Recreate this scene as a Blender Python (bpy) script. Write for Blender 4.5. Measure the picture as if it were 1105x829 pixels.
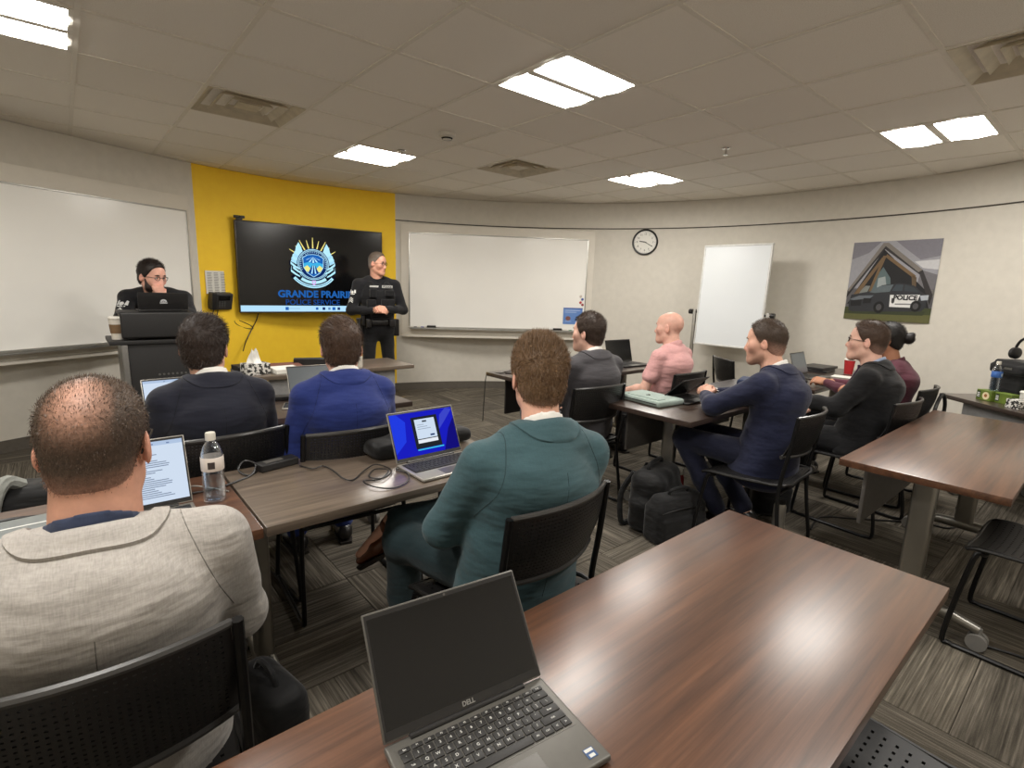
import bpy, bmesh, math, random
import numpy as np
from mathutils import Vector, Matrix, noise as mnoise

random.seed(7); np.random.seed(7)
for _o in list(bpy.data.objects): bpy.data.objects.remove(_o)
S = bpy.context.scene
COL = S.collection
PI = math.pi

# ------------------------------------------------------------------ camera
# room frame: X along the table rows, Y towards the screen wall, Z up (metres)
F_PX, PITCH, ROLL, YAW, CAM_Z = 563.0, 0.1838, 0.0316, -0.7067, 1.448
cam_d = bpy.data.cameras.new('camera'); cam = bpy.data.objects.new('camera', cam_d); COL.objects.link(cam)
cam_d.sensor_fit = 'HORIZONTAL'; cam_d.sensor_width = 36.0
cam_d.lens = 36.0 * F_PX / 1105.0; cam_d.clip_start = 0.02
cam.matrix_world = (Matrix.Translation((0, 0, CAM_Z)) @ Matrix.Rotation(YAW, 4, 'Z') @
                    Matrix.Rotation(PI / 2 - PITCH, 4, 'X') @ Matrix.Rotation(ROLL, 4, 'Z'))
S.camera = cam

# ------------------------------------------------------------------ world, exposure
w = bpy.data.worlds.new('world'); S.world = w; w.use_nodes = True
w.node_tree.nodes['Background'].inputs[0].default_value = (1.0, .95, .88, 1)
w.node_tree.nodes['Background'].inputs[1].default_value = 0.0      # closed room: lit by its ceiling panels only
S.view_settings.view_transform = 'Standard'; S.view_settings.look = 'None'
S.view_settings.gamma = 1.0; S.view_settings.use_curve_mapping = False
S.view_settings.exposure = 0.0
LAMP_STRENGTH = 46.0
S.cycles.max_bounces = 10; S.cycles.diffuse_bounces = 6; S.cycles.transparent_max_bounces = 12
CEIL = 2.588; TILE = .61
def gx(c): return (0.2627 + c) * TILE
def gy(r): return (4.2617 + r) * TILE
# ------------------------------------------------------------------ helpers
def srgb(r, g, b):
    f = lambda c: (c / 255 / 12.92) if c / 255 <= .04045 else ((c / 255 + .055) / 1.055) ** 2.4
    return (f(r), f(g), f(b))

class Nodes:
    """tiny material builder"""
    def __init__(s, name, rough=.6, metal=0.0, spec=.5):
        s.m = bpy.data.materials.new(name); s.m.use_nodes = True
        s.nt = s.m.node_tree; s.b = s.nt.nodes['Principled BSDF']
        s.b.inputs['Roughness'].default_value = rough; s.b.inputs['Metallic'].default_value = metal
        s.b.inputs['Specular IOR Level'].default_value = spec
    def n(s, t, **kw):
        nd = s.nt.nodes.new(t)
        for k, v in kw.items():
            if k.startswith('i_'):
                key = k[2:]; key = int(key) if key.isdigit() else key.replace('_', ' ')
                nd.inputs[key].default_value = v
            else: setattr(nd, k, v)
        return nd
    def l(s, a, b): s.nt.links.new(a, b)
    def coord(s, scale=(1, 1, 1), kind='Object', rot=(0, 0, 0)):
        t = s.n('ShaderNodeTexCoord'); mp = s.n('ShaderNodeMapping')
        mp.inputs['Scale'].default_value = scale; mp.inputs['Rotation'].default_value = rot
        s.l(t.outputs[kind], mp.inputs[0]); return mp.outputs[0]
    def noise(s, vec, scale=5, detail=3, rough=.5):
        n = s.n('ShaderNodeTexNoise'); n.inputs['Scale'].default_value = scale
        n.inputs['Detail'].default_value = detail; n.inputs['Roughness'].default_value = rough
        s.l(vec, n.inputs['Vector']); return n.outputs['Fac']
    def ramp(s, fac, stops):
        r = s.n('ShaderNodeValToRGB'); e = r.color_ramp.elements
        while len(e) < len(stops): e.new(.5)
        for el, (p, c) in zip(e, stops): el.position = p; el.color = (*c, 1)
        s.l(fac, r.inputs[0]); return r.outputs[0]
    def mix(s, fac, a, b, blend='MIX'):
        m = s.n('ShaderNodeMix', data_type='RGBA', blend_type=blend)
        for v, i in ((fac, 0), (a, 6), (b, 7)):
            if hasattr(v, 'links'): s.l(v, m.inputs[i])
            elif i == 0: m.inputs[0].default_value = v
            else: m.inputs[i].default_value = (*v, 1)
        return m.outputs[2]
    def math(s, op, a, b=0.0):
        m = s.n('ShaderNodeMath', operation=op)
        for i, v in enumerate((a, b)):
            if hasattr(v, 'links'): s.l(v, m.inputs[i])
            else: m.inputs[i].default_value = v
        return m.outputs[0]
    def bump(s, h, strength=.2, dist=.01):
        b = s.n('ShaderNodeBump'); b.inputs['Strength'].default_value = strength; b.inputs['Distance'].default_value = dist
        s.l(h, b.inputs['Height']); s.l(b.outputs[0], s.b.inputs['Normal'])
    def color(s, c):
        if hasattr(c, 'links'): s.l(c, s.b.inputs['Base Color'])
        else: s.b.inputs['Base Color'].default_value = (*c, 1)
        return s

def plain(name, c, rough=.5, metal=0.0, var=.08, scale=30, bump=0.0, spec=.5):
    """solid colour with a little mottling and optional grain"""
    N = Nodes(name, rough, metal, spec); v = N.coord()
    f = N.noise(v, scale, 3)
    a = tuple(x * (1 - var) for x in c); b = tuple(min(1, x * (1 + var)) for x in c)
    N.color(N.ramp(f, [(.3, a), (.7, b)]))
    if bump: N.bump(N.noise(v, scale * 8, 2), bump, .003)
    return N.m
def emit(name, c, s):
    m = bpy.data.materials.new(name); m.use_nodes = True; nt = m.node_tree
    nt.nodes.remove(nt.nodes['Principled BSDF']); e = nt.nodes.new('ShaderNodeEmission')
    e.inputs[0].default_value = (*c, 1); e.inputs[1].default_value = s
    nt.links.new(e.outputs[0], nt.nodes['Material Output'].inputs[0]); return m
def fabric(name, c, weave=900, var=.16, wr=.35, sheen=.3, rough=.85):
    N = Nodes(name, rough, 0, .25); v = N.coord()
    big = N.noise(v, 9, 4, .6)
    w1 = N.noise(N.coord((weave, 60, 60)), 1, 2); w2 = N.noise(N.coord((60, 60, weave)), 1, 2)
    fac = N.math('ADD', N.math('MULTIPLY', w1, .5), N.math('MULTIPLY', w2, .5))
    fac = N.math('ADD', N.math('MULTIPLY', fac, .7), N.math('MULTIPLY', big, .3))
    lo = tuple(x * (1 - var) for x in c); hi = tuple(min(1, x * (1 + var)) for x in c)
    N.color(N.ramp(fac, [(.35, lo), (.65, hi)]))
    N.b.inputs['Sheen Weight'].default_value = sheen * .4; N.b.inputs['Sheen Roughness'].default_value = .5
    fold = N.noise(N.coord((3.0, 5.0, 11.0)), 2.2, 2, .45)
    h = N.math('ADD', N.math('MULTIPLY', fold, 1.0), N.math('MULTIPLY', fac, .03))
    N.bump(h, wr, .03); return N.m
def vcol(name, rough=.6, spec=.4, mott=.12, scale=60, bump=.08, sss=0.0, emission=None):
    """base colour from the mesh's own colour attribute"""
    if emission is not None:
        m = bpy.data.materials.new(name); m.use_nodes = True; nt = m.node_tree
        nt.nodes.remove(nt.nodes['Principled BSDF']); e = nt.nodes.new('ShaderNodeEmission')
        a = nt.nodes.new('ShaderNodeAttribute'); a.attribute_name = 'Col'
        nt.links.new(a.outputs[0], e.inputs[0]); e.inputs[1].default_value = emission
        nt.links.new(e.outputs[0], nt.nodes['Material Output'].inputs[0]); return m
    N = Nodes(name, rough, 0, spec); a = N.n('ShaderNodeAttribute'); a.attribute_name = 'Col'
    f = N.noise(N.coord(), scale, 4, .6)
    g = N.ramp(f, [(.3, (1 - mott,) * 3), (.7, (1 + mott,) * 3)])
    N.color(N.mix(1.0, a.outputs[0], g, 'MULTIPLY'))
    if bump: N.bump(f, bump, .004)
    if sss: N.b.inputs['Subsurface Weight'].default_value = sss; N.b.inputs['Subsurface Radius'].default_value = (.01, .004, .002); N.b.inputs['Subsurface Scale'].default_value = .3
    return N.m
def walnut(name, dark, light, rough=.33, along='X'):
    N = Nodes(name, rough, 0, .45)
    st = (1.2, 26, 26) if along == 'X' else (26, 1.2, 26)
    v = N.coord(st); t = N.n('ShaderNodeObjectInfo')
    off = N.n('ShaderNodeVectorMath', operation='ADD'); N.l(v, off.inputs[0])
    sc = N.math('MULTIPLY', t.outputs['Random'], 40.0); N.l(sc, off.inputs[1])
    g = N.noise(off.outputs[0], 1.4, 6, .62)
    st2 = (3, 160, 160) if along == 'X' else (160, 3, 160)
    p = N.noise(N.coord(st2), 1.0, 3, .7)
    fac = N.math('ADD', N.math('MULTIPLY', g, .75), N.math('MULTIPLY', p, .25))
    N.color(N.ramp(fac, [(.32, dark), (.5, tuple((a + b) / 2 for a, b in zip(dark, light))), (.68, light)]))
    r = N.math('ADD', N.math('MULTIPLY', p, .12), rough - .06); N.l(r, N.b.inputs['Roughness'])
    N.b.inputs['Coat Weight'].default_value = .7; N.b.inputs['Coat Roughness'].default_value = .27
    N.bump(fac, .06, .002); return N.m

def prop(o, label=None, cat=None, group=None, kind=None):
    if label: o['label'] = label
    if cat: o['category'] = cat
    if group: o['group'] = group
    if kind: o['kind'] = kind
    return o
def empty(name, loc=(0, 0, 0), rz=0.0):
    o = bpy.data.objects.new(name, None); COL.objects.link(o); o.location = loc; o.rotation_euler = (0, 0, rz)
    o.empty_display_size = .1; return o
def thing(name, label, cat, loc=(0, 0, 0), rz=0.0, group=None):
    return prop(empty(name, loc, rz), label, cat, group)
def link_mesh(name, me, mats, parent=None, smooth=None):
    if not isinstance(mats, (list, tuple)): mats = [mats]
    if not me.materials:
        for m in mats: me.materials.append(m)
    if smooth is not None: me.polygons.foreach_set('use_smooth', [smooth] * len(me.polygons))
    o = bpy.data.objects.new(name, me); COL.objects.link(o)
    if parent is not None: o.parent = parent
    return o
def dup_tree(root, loc=None, rz=None, label=None):
    r = root.copy(); COL.objects.link(r)
    if loc is not None: r.location = loc
    if rz is not None: r.rotation_euler = (0, 0, rz)
    if label: r['label'] = label
    for ch in list(root.children):
        c = ch.copy(); COL.objects.link(c); c.parent = r
        for g in ch.children:
            d = g.copy(); COL.objects.link(d); d.parent = c
    return r

class MB:
    """collects simple solids and links them as one mesh object"""
    def __init__(s): s.bm = bmesh.new(); s.mi = 0
    def _tag(s, faces):
        for f in faces: f.material_index = s.mi
    def box(s, lo, hi, bev=0.0, seg=2, M=None):
        r = bmesh.ops.create_cube(s.bm, size=1.0); vs = r['verts']
        c = [(a + b) / 2 for a, b in zip(lo, hi)]; d = [b - a for a, b in zip(lo, hi)]
        for v in vs: v.co = Vector((c[0] + v.co.x * d[0], c[1] + v.co.y * d[1], c[2] + v.co.z * d[2]))
        fs = list({f for v in vs for f in v.link_faces})
        if bev:
            es = list({e for v in vs for e in v.link_edges})
            r = bmesh.ops.bevel(s.bm, geom=es, offset=bev, segments=seg, profile=.6, affect='EDGES', clamp_overlap=True)
            vs = list({v for f in r['faces'] for v in f.verts} | {v for v in vs if v.is_valid})
            fs = list({f for v in vs for f in v.link_faces})
        if M is not None: bmesh.ops.transform(s.bm, matrix=M, verts=list({v for f in fs for v in f.verts}))
        s._tag(fs); return s
    def cyl(s, a, b, ra, rb=None, n=14, caps=True):
        rb = ra if rb is None else rb
        a = Vector(a); b = Vector(b); d = (b - a).normalized()
        u = d.orthogonal().normalized(); w_ = d.cross(u)
        A = [s.bm.verts.new(a + (u * math.cos(t) + w_ * math.sin(t)) * ra) for t in (2 * PI * i / n for i in range(n))]
        B = [s.bm.verts.new(b + (u * math.cos(t) + w_ * math.sin(t)) * rb) for t in (2 * PI * i / n for i in range(n))]
        fs = [s.bm.faces.new((A[i], A[(i + 1) % n], B[(i + 1) % n], B[i])) for i in range(n)]
        if caps: fs += [s.bm.faces.new(A[::-1]), s.bm.faces.new(B)]
        s._tag(fs); return s
    def tube(s, pts, r, n=8, closed=False, sub=0):
        pts = [Vector(p) for p in pts]
        if sub: pts = catmull(pts, sub, closed)
        m = len(pts); rings = []; u = None
        for i, p in enumerate(pts):
            d = (pts[(i + 1) % m] - pts[i - 1]) if closed else (pts[min(i + 1, m - 1)] - pts[max(i - 1, 0)])
            d.normalize()
            if u is None: u = d.orthogonal().normalized()
            else: u = (u - d * u.dot(d)).normalized()
            w_ = d.cross(u); rr = r[i] if isinstance(r, (list, tuple)) else r
            rings.append([s.bm.verts.new(p + (u * math.cos(t) + w_ * math.sin(t)) * rr) for t in (2 * PI * k / n for k in range(n))])
        fs = []
        for i in range(m if closed else m - 1):
            A, B = rings[i], rings[(i + 1) % m]
            fs += [s.bm.faces.new((A[k], A[(k + 1) % n], B[(k + 1) % n], B[k])) for k in range(n)]
        if not closed: fs += [s.bm.faces.new(rings[0][::-1]), s.bm.faces.new(rings[-1])]
        s._tag(fs); return s
    def lathe(s, prof, n=24, c=(0, 0, 0), cap=True):
        rings = []
        for (r, z) in prof:
            rings.append([s.bm.verts.new((c[0] + r * math.cos(t), c[1] + r * math.sin(t), c[2] + z)) for t in (2 * PI * k / n for k in range(n))])
        fs = []
        for A, B in zip(rings, rings[1:]):
            fs += [s.bm.faces.new((A[k], A[(k + 1) % n], B[(k + 1) % n], B[k])) for k in range(n)]
        if cap: fs += [s.bm.faces.new(rings[0][::-1]), s.bm.faces.new(rings[-1])]
        s._tag(fs); return s
    def prism(s, poly, z0, z1):
        A = [s.bm.verts.new((x, y, z0)) for x, y in poly]; B = [s.bm.verts.new((x, y, z1)) for x, y in poly]; n = len(poly)
        fs = [s.bm.faces.new(A[::-1]), s.bm.faces.new(B)]
        fs += [s.bm.faces.new((A[i], A[(i + 1) % n], B[(i + 1) % n], B[i])) for i in range(n)]
        s._tag(fs); return s
    def sheet(s, grid, thick=0.0, closed_u=False):
        """grid[i][j] of points -> surface"""
        V = [[s.bm.verts.new(p) for p in row] for row in grid]; fs = []
        for i in range(len(V) - 1):
            for j in range(len(V[0]) - 1):
                fs.append(s.bm.faces.new((V[i][j], V[i][j + 1], V[i + 1][j + 1], V[i + 1][j])))
        s._tag(fs); return s
    def xf(s, M): bmesh.ops.transform(s.bm, matrix=M, verts=s.bm.verts); return s
    def mesh(s, name, smooth=40):
        bmesh.ops.recalc_face_normals(s.bm, faces=s.bm.faces)
        me = bpy.data.meshes.new(name); s.bm.to_mesh(me); s.bm.free()
        if smooth:
            me.polygons.foreach_set('use_smooth', [True] * len(me.polygons))
            try: me.set_sharp_from_angle(angle=math.radians(smooth))
            except Exception: pass
        return me
    def build(s, name, mats, parent=None, smooth=40):
        return link_mesh(name, s.mesh(name, smooth), mats, parent)
def catmull(P, sub, closed=False):
    out = []; n = len(P)
    for i in range(n if closed else n - 1):
        p0 = P[(i - 1) % n] if closed or i > 0 else P[0]; p1 = P[i]; p2 = P[(i + 1) % n]
        p3 = P[(i + 2) % n] if closed or i + 2 < n else P[-1]
        for k in range(sub):
            t = k / sub
            out.append(.5 * ((2 * p1) + (p2 - p0) * t + (2 * p0 - 5 * p1 + 4 * p2 - p3) * t * t + (3 * p1 - p0 - 3 * p2 + p3) * t ** 3))
    if not closed: out.append(P[-1])
    return out
def text_obj(name, s, size, mat, parent, M, extrude=.0006, bold=0.0, align='CENTER'):
    cu = bpy.data.curves.new(name, 'FONT'); cu.body = s; cu.size = size; cu.extrude = extrude; cu.offset = bold
    cu.align_x = align; cu.align_y = 'CENTER'; cu.resolution_u = 3
    t = bpy.data.objects.new(name + '_tmp', cu); COL.objects.link(t)
    dg = bpy.context.evaluated_depsgraph_get(); me = bpy.data.meshes.new_from_object(t.evaluated_get(dg))
    bpy.data.objects.remove(t); bpy.data.curves.remove(cu)
    me.name = name; me.materials.clear(); me.transform(M)
    return link_mesh(name, me, mat, parent)
def poly_print(name, items, mat, parent, M=None, dz=.0004, z0=0.0):
    """flat print: items = [(rgb, [(x,y),...], layer)] in one mesh with its own colours; layers stand a hair apart"""
    vs, fs, cs = [], [], []
    for rgb, pts, lay in items:
        b = len(vs); vs += [(x, y, z0 + lay * dz) for x, y in pts]; fs.append(list(range(b, b + len(pts)))); cs += [(*rgb, 1.0)] * len(pts)
    me = bpy.data.meshes.new(name); me.from_pydata(vs, [], fs)
    a = me.color_attributes.new('Col', 'FLOAT_COLOR', 'POINT'); a.data.foreach_set('color', np.array(cs, np.float32).ravel())
    if M is not None: me.transform(M)
    return link_mesh(name, me, mat, parent)
def circ(cx, cy, r, n=32, a0=0, a1=360, ry=None):
    ry = ry or r
    full = abs(a1 - a0) >= 360
    return [(cx + r * math.cos(math.radians(a0 + (a1 - a0) * i / (n if full else n - 1))), cy + ry * math.sin(math.radians(a0 + (a1 - a0) * i / (n if full else n - 1)))) for i in range(n)]
def band(cx, cy, r0, r1, a0, a1, n=20):
    o = circ(cx, cy, r1, n, a0, a1); i = circ(cx, cy, r0, n, a0, a1); return o + i[::-1]
# ------------------------------------------------------------------ implicit surfaces (bodies, clothes, hair, bags)
def V3(*a): return np.array(a, np.float64)
def rotz(a): c, s = math.cos(a), math.sin(a); return np.array([[c, -s, 0], [s, c, 0], [0, 0, 1.]])
def rotx(a): c, s = math.cos(a), math.sin(a); return np.array([[1, 0, 0], [0, c, -s], [0, s, c]])
def roty(a): c, s = math.cos(a), math.sin(a); return np.array([[c, 0, s], [0, 1, 0], [-s, 0, c]])
class Prim:
    def __init__(s, fn, lo, hi, k=.02, op='add'): s.fn, s.lo, s.hi, s.k, s.op = fn, np.asarray(lo, float), np.asarray(hi, float), k, op
def cap(a, b, ra, rb=None, k=.02, op='add'):
    rb = ra if rb is None else rb; a = np.asarray(a, float); b = np.asarray(b, float); ba = b - a; L2 = max(ba @ ba, 1e-9)
    def fn(X, Y, Z):
        x, y, z = X - a[0], Y - a[1], Z - a[2]
        h = np.clip((x * ba[0] + y * ba[1] + z * ba[2]) / L2, 0, 1)
        return np.sqrt((x - ba[0] * h) ** 2 + (y - ba[1] * h) ** 2 + (z - ba[2] * h) ** 2) - (ra + (rb - ra) * h)
    r = max(ra, rb); return Prim(fn, np.minimum(a, b) - r, np.maximum(a, b) + r, k, op)
def ecap(a, b, A, B, side=(1, 0, 0), k=.03, op='add', flat=1.0):
    """capsule with elliptical section: A, B = (half width along side, half depth)"""
    a = np.asarray(a, float); b = np.asarray(b, float); ba = b - a; L2 = max(ba @ ba, 1e-9); n = ba / math.sqrt(L2)
    s = np.asarray(side, float); s = s - n * (s @ n); s /= np.linalg.norm(s); f = np.cross(n, s)
    def fn(X, Y, Z):
        x, y, z = X - a[0], Y - a[1], Z - a[2]
        h = np.clip((x * ba[0] + y * ba[1] + z * ba[2]) / L2, 0, 1)
        x, y, z = x - ba[0] * h, y - ba[1] * h, z - ba[2] * h
        u = x * s[0] + y * s[1] + z * s[2]; v = x * f[0] + y * f[1] + z * f[2]; w_ = x * n[0] + y * n[1] + z * n[2]
        ru = A[0] + (B[0] - A[0]) * h; rv = A[1] + (B[1] - A[1]) * h; rn = np.minimum(ru, rv) * flat
        k0 = np.sqrt((u / ru) ** 2 + (v / rv) ** 2 + (w_ / rn) ** 2)
        k1 = np.sqrt((u / ru ** 2) ** 2 + (v / rv ** 2) ** 2 + (w_ / rn ** 2) ** 2)
        return k0 * (k0 - 1) / np.maximum(k1, 1e-6)
    r = max(A + B); return Prim(fn, np.minimum(a, b) - r, np.maximum(a, b) + r, k, op)
def ell(c, r, R=None, k=.02, op='add'):
    c = np.asarray(c, float); r = np.asarray(r, float); R = np.eye(3) if R is None else R
    def fn(X, Y, Z):
        x, y, z = X - c[0], Y - c[1], Z - c[2]
        u = x * R[0, 0] + y * R[1, 0] + z * R[2, 0]; v = x * R[0, 1] + y * R[1, 1] + z * R[2, 1]; w_ = x * R[0, 2] + y * R[1, 2] + z * R[2, 2]
        k0 = np.sqrt((u / r[0]) ** 2 + (v / r[1]) ** 2 + (w_ / r[2]) ** 2)
        k1 = np.sqrt((u / r[0] ** 2) ** 2 + (v / r[1] ** 2) ** 2 + (w_ / r[2] ** 2) ** 2)
        return k0 * (k0 - 1) / np.maximum(k1, 1e-6)
    e = np.sqrt(((R * r) ** 2).sum(1)); return Prim(fn, c - e, c + e, k, op)
def rbox(c, h, r, R=None, k=.01, op='add'):
    c = np.asarray(c, float); h = np.asarray(h, float) - r; R = np.eye(3) if R is None else R
    def fn(X, Y, Z):
        x, y, z = X - c[0], Y - c[1], Z - c[2]
        u = np.abs(x * R[0, 0] + y * R[1, 0] + z * R[2, 0]) - h[0]; v = np.abs(x * R[0, 1] + y * R[1, 1] + z * R[2, 1]) - h[1]; w_ = np.abs(x * R[0, 2] + y * R[1, 2] + z * R[2, 2]) - h[2]
        return np.sqrt(np.maximum(u, 0) ** 2 + np.maximum(v, 0) ** 2 + np.maximum(w_, 0) ** 2) + np.minimum(np.maximum(u, np.maximum(v, w_)), 0) - r
    e = np.abs(R) @ (h + r); return Prim(fn, c - e, c + e, k, op)
def cut(p, n, k=.004):
    """keep the side the normal points away from"""
    p = np.asarray(p, float); n = np.asarray(n, float); n = n / np.linalg.norm(n)
    return Prim(lambda X, Y, Z: (X - p[0]) * n[0] + (Y - p[1]) * n[1] + (Z - p[2]) * n[2], (0, 0, 0), (0, 0, 0), k, 'cut')
def disp(fn): return Prim(fn, (0, 0, 0), (0, 0, 0), 0, 'disp')
def wrinkle(amp, fx, fy, fz, seed=0.0):
    def fn(X, Y, Z):
        a = np.sin(X * fx + 1.7 * np.sin(Y * fy * .7 + seed) + seed); b = np.sin(Z * fz + 1.3 * np.sin(X * fx * .6 + seed * 2.1) + .8 * np.sin(Y * fy + seed))
        return amp * (a * .5 + b * .5) * (.6 + .4 * np.sin(Y * fy * .5 + Z * fz * .31 + seed * 3))
    return disp(fn)
def axis(lo, hi, base, fine):
    xs = [lo]
    while xs[-1] < hi:
        st = base
        for (a, b, f) in fine:
            if a - base < xs[-1] < b: st = min(st, f if xs[-1] >= a - f else max(f, (a - xs[-1])))
        xs.append(xs[-1] + st)
    return np.array(xs)
def sdf_mesh(name, prims, res=.012, fine=(), color=None, smooth=1):
    """fine = boxes (lo, hi, res) where the lattice is finer"""
    ad = [p for p in prims if p.op == 'add']
    lo = np.min([p.lo for p in ad], 0) - 3 * res; hi = np.max([p.hi for p in ad], 0) + 3 * res
    ax = [axis(lo[i], hi[i], res, [(f[0][i], f[1][i], f[2]) for f in fine]) for i in range(3)]
    F = np.full([len(a) for a in ax], 1.0, np.float32)
    for p in prims:
        if p.op in ('cut', 'disp'):
            X, Y, Z = (ax[0][:, None, None], ax[1][None, :, None], ax[2][None, None, :])
            if p.op == 'cut': F = np.maximum(F, p.fn(X, Y, Z).astype(np.float32))
            else:
                near = np.abs(F) < .06
                ix = np.nonzero(near); F[ix] += p.fn(ax[0][ix[0]], ax[1][ix[1]], ax[2][ix[2]]).astype(np.float32)
            continue
        m = p.k + 3 * res
        sl = tuple(slice(max(0, np.searchsorted(ax[i], p.lo[i] - m) - 1), np.searchsorted(ax[i], p.hi[i] + m) + 1) for i in range(3))
        X, Y, Z = (ax[0][sl[0]][:, None, None], ax[1][sl[1]][None, :, None], ax[2][sl[2]][None, None, :])
        if 0 in (X.size, Y.size, Z.size): continue
        d = p.fn(X, Y, Z).astype(np.float32); c = F[sl]
        if p.op == 'sub': d = -d; h = np.maximum(p.k - np.abs(c - d), 0) / max(p.k, 1e-6); F[sl] = np.maximum(c, d) + h * h * p.k * .25
        else: h = np.maximum(p.k - np.abs(c - d), 0) / max(p.k, 1e-6); F[sl] = np.minimum(c, d) - h * h * p.k * .25
    return surf_nets(name, F, ax, color, smooth)
def surf_nets(name, F, ax, color=None, smooth=1):
    F = F.copy(); F[0] = F[-1] = 1; F[:, 0] = F[:, -1] = 1; F[:, :, 0] = F[:, :, -1] = 1
    I = F < 0
    n = [s - 1 for s in F.shape]
    cnt = np.zeros(n, np.int8)
    C8 = [(i, j, k) for i in (0, 1) for j in (0, 1) for k in (0, 1)]
    for (i, j, k) in C8: cnt += I[i:i + n[0], j:j + n[1], k:k + n[2]]
    act = (cnt > 0) & (cnt < 8); idx = np.argwhere(act); N = len(idx)
    num = np.full(n, -1, np.int32); num[act] = np.arange(N)
    vals = {c: F[idx[:, 0] + c[0], idx[:, 1] + c[1], idx[:, 2] + c[2]] for c in C8}
    acc = np.zeros((N, 3)); w_ = np.zeros(N)
    for a in C8:
        for d in range(3):
            if a[d]: continue
            b = list(a); b[d] = 1; b = tuple(b); va, vb = vals[a], vals[b]
            cr = (va < 0) != (vb < 0); t = np.where(cr, va / np.where(cr, va - vb, 1), 0)
            P = np.array(a, float)[None, :].repeat(N, 0); P[:, d] = t
            acc[cr] += P[cr]; w_[cr] += 1
    P = idx + acc / np.maximum(w_, 1)[:, None]
    V = np.stack([np.interp(P[:, i], np.arange(len(ax[i])), ax[i]) for i in range(3)], 1)
    Q = []
    for d in range(3):
        u, v = (d + 1) % 3, (d + 2) % 3
        A = np.moveaxis(I, (d, u, v), (0, 1, 2)); M = np.moveaxis(num, (d, u, v), (0, 1, 2))
        s0 = A[:-1, 1:-1, 1:-1]; s1 = A[1:, 1:-1, 1:-1]; cr = np.argwhere(s0 != s1)
        if not len(cr): continue
        i, j, k = cr[:, 0], cr[:, 1] + 1, cr[:, 2] + 1
        q = np.stack([M[i, j - 1, k - 1], M[i, j, k - 1], M[i, j, k], M[i, j - 1, k]], 1)
        flip = ~A[i, j, k]; q[flip] = q[flip][:, ::-1]; Q.append(q)
    Q = np.concatenate(Q)
    for _ in range(smooth):                                        # a light Laplacian pass takes the lattice out
        s = np.zeros_like(V); c = np.zeros(N)
        for a in range(4):
            b = (a + 1) % 4
            np.add.at(s, Q[:, a], V[Q[:, b]]); np.add.at(c, Q[:, a], 1)
        V = V * .5 + s / np.maximum(c, 1)[:, None] * .5
    me = bpy.data.meshes.new(name); me.vertices.add(N); me.vertices.foreach_set('co', V.astype(np.float32).ravel())
    me.loops.add(len(Q) * 4); me.loops.foreach_set('vertex_index', Q.astype(np.int32).ravel())
    me.polygons.add(len(Q)); me.polygons.foreach_set('loop_start', np.arange(0, len(Q) * 4, 4, dtype=np.int32))
    me.polygons.foreach_set('use_smooth', np.ones(len(Q), bool))
    me.update(calc_edges=True); me.validate()
    if color is not None:
        c = np.ones((N, 4), np.float32); c[:, :3] = color(V)
        a = me.color_attributes.new('Col', 'FLOAT_COLOR', 'POINT'); a.data.foreach_set('color', c.ravel())
    return me
def strands(name, V, Nn, length, width, lean, mat, parent, col, seed=1, droop=.3):
    """short hairs as thin bent slivers growing from points V with normals Nn"""
    rs = np.random.RandomState(seed); n = len(V)
    d = Nn * .26 + lean * 1.5 + rs.normal(0, .14, (n, 3)); d /= np.linalg.norm(d, axis=1)[:, None]
    L = length * (.6 + .6 * rs.rand(n))[:, None]
    sd = np.cross(d, rs.normal(0, 1, (n, 3))); sd /= np.linalg.norm(sd, axis=1)[:, None] + 1e-9
    mid = V + d * L * .55; tip = V + d * L + lean * L * droop
    p = np.stack([V - sd * width, V + sd * width, mid + sd * width * .7, mid - sd * width * .7, tip], 1).reshape(-1, 3)
    b = np.arange(n)[:, None] * 5
    fs = np.concatenate([b + [0, 1, 2], b + [0, 2, 3], b + [3, 2, 4]])
    me = bpy.data.meshes.new(name); me.vertices.add(len(p)); me.vertices.foreach_set('co', p.astype(np.float32).ravel())
    me.loops.add(len(fs) * 3); me.loops.foreach_set('vertex_index', fs.astype(np.int32).ravel())
    me.polygons.add(len(fs)); me.polygons.foreach_set('loop_start', np.arange(0, len(fs) * 3, 3, dtype=np.int32))
    me.update(calc_edges=True)
    c = np.ones((n, 5, 4), np.float32); c[:, :, :3] = (col * (.7 + .6 * rs.rand(n, 1)))[:, None, :]
    a = me.color_attributes.new('Col', 'FLOAT_COLOR', 'POINT'); a.data.foreach_set('color', c.ravel())
    o = link_mesh(name, me, mat, parent, True); o['kind'] = 'stuff'; return o
# ------------------------------------------------------------------ room shell: a nearly round room
M_WALL = plain('wall_paint', srgb(211, 206, 195), .75, var=.03, scale=14, bump=.12, spec=.25)
M_YELLOW = plain('yellow_paint', srgb(255, 210, 54), .6, var=.03, scale=14, bump=.1, spec=.3)
M_BASE = plain('vinyl_base', srgb(92, 86, 78), .6)
M_REVEAL = plain('reveal_dark', srgb(62, 56, 48), .8)
M_GRID = plain('ceiling_grid', srgb(226, 220, 208), .55, var=.03)
WC = (2.5, 2.6)
_th = [-40, -27, -17, -8, 2, 16, 36, 54, 77, 95, 110, 122, 131, 140, 150, 165, 180, 205, 230, 270, 320]
_rr = [4.0, 3.99, 3.93, 3.87, 3.85, 3.85, 3.84, 3.86, 3.89, 4.02, 4.08, 4.12, 4.24, 4.5, 4.85, 5.1, 4.8, 4.3, 4.12, 4.08, 4.0]
_tt = np.arange(-40, 320, 1.0); _rv = np.interp(_tt, _th, _rr); _k = np.hanning(13); _k /= _k.sum()
_rv = np.convolve(np.concatenate([_rv[-6:], _rv, _rv[:6]]), _k, 'valid')
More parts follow.
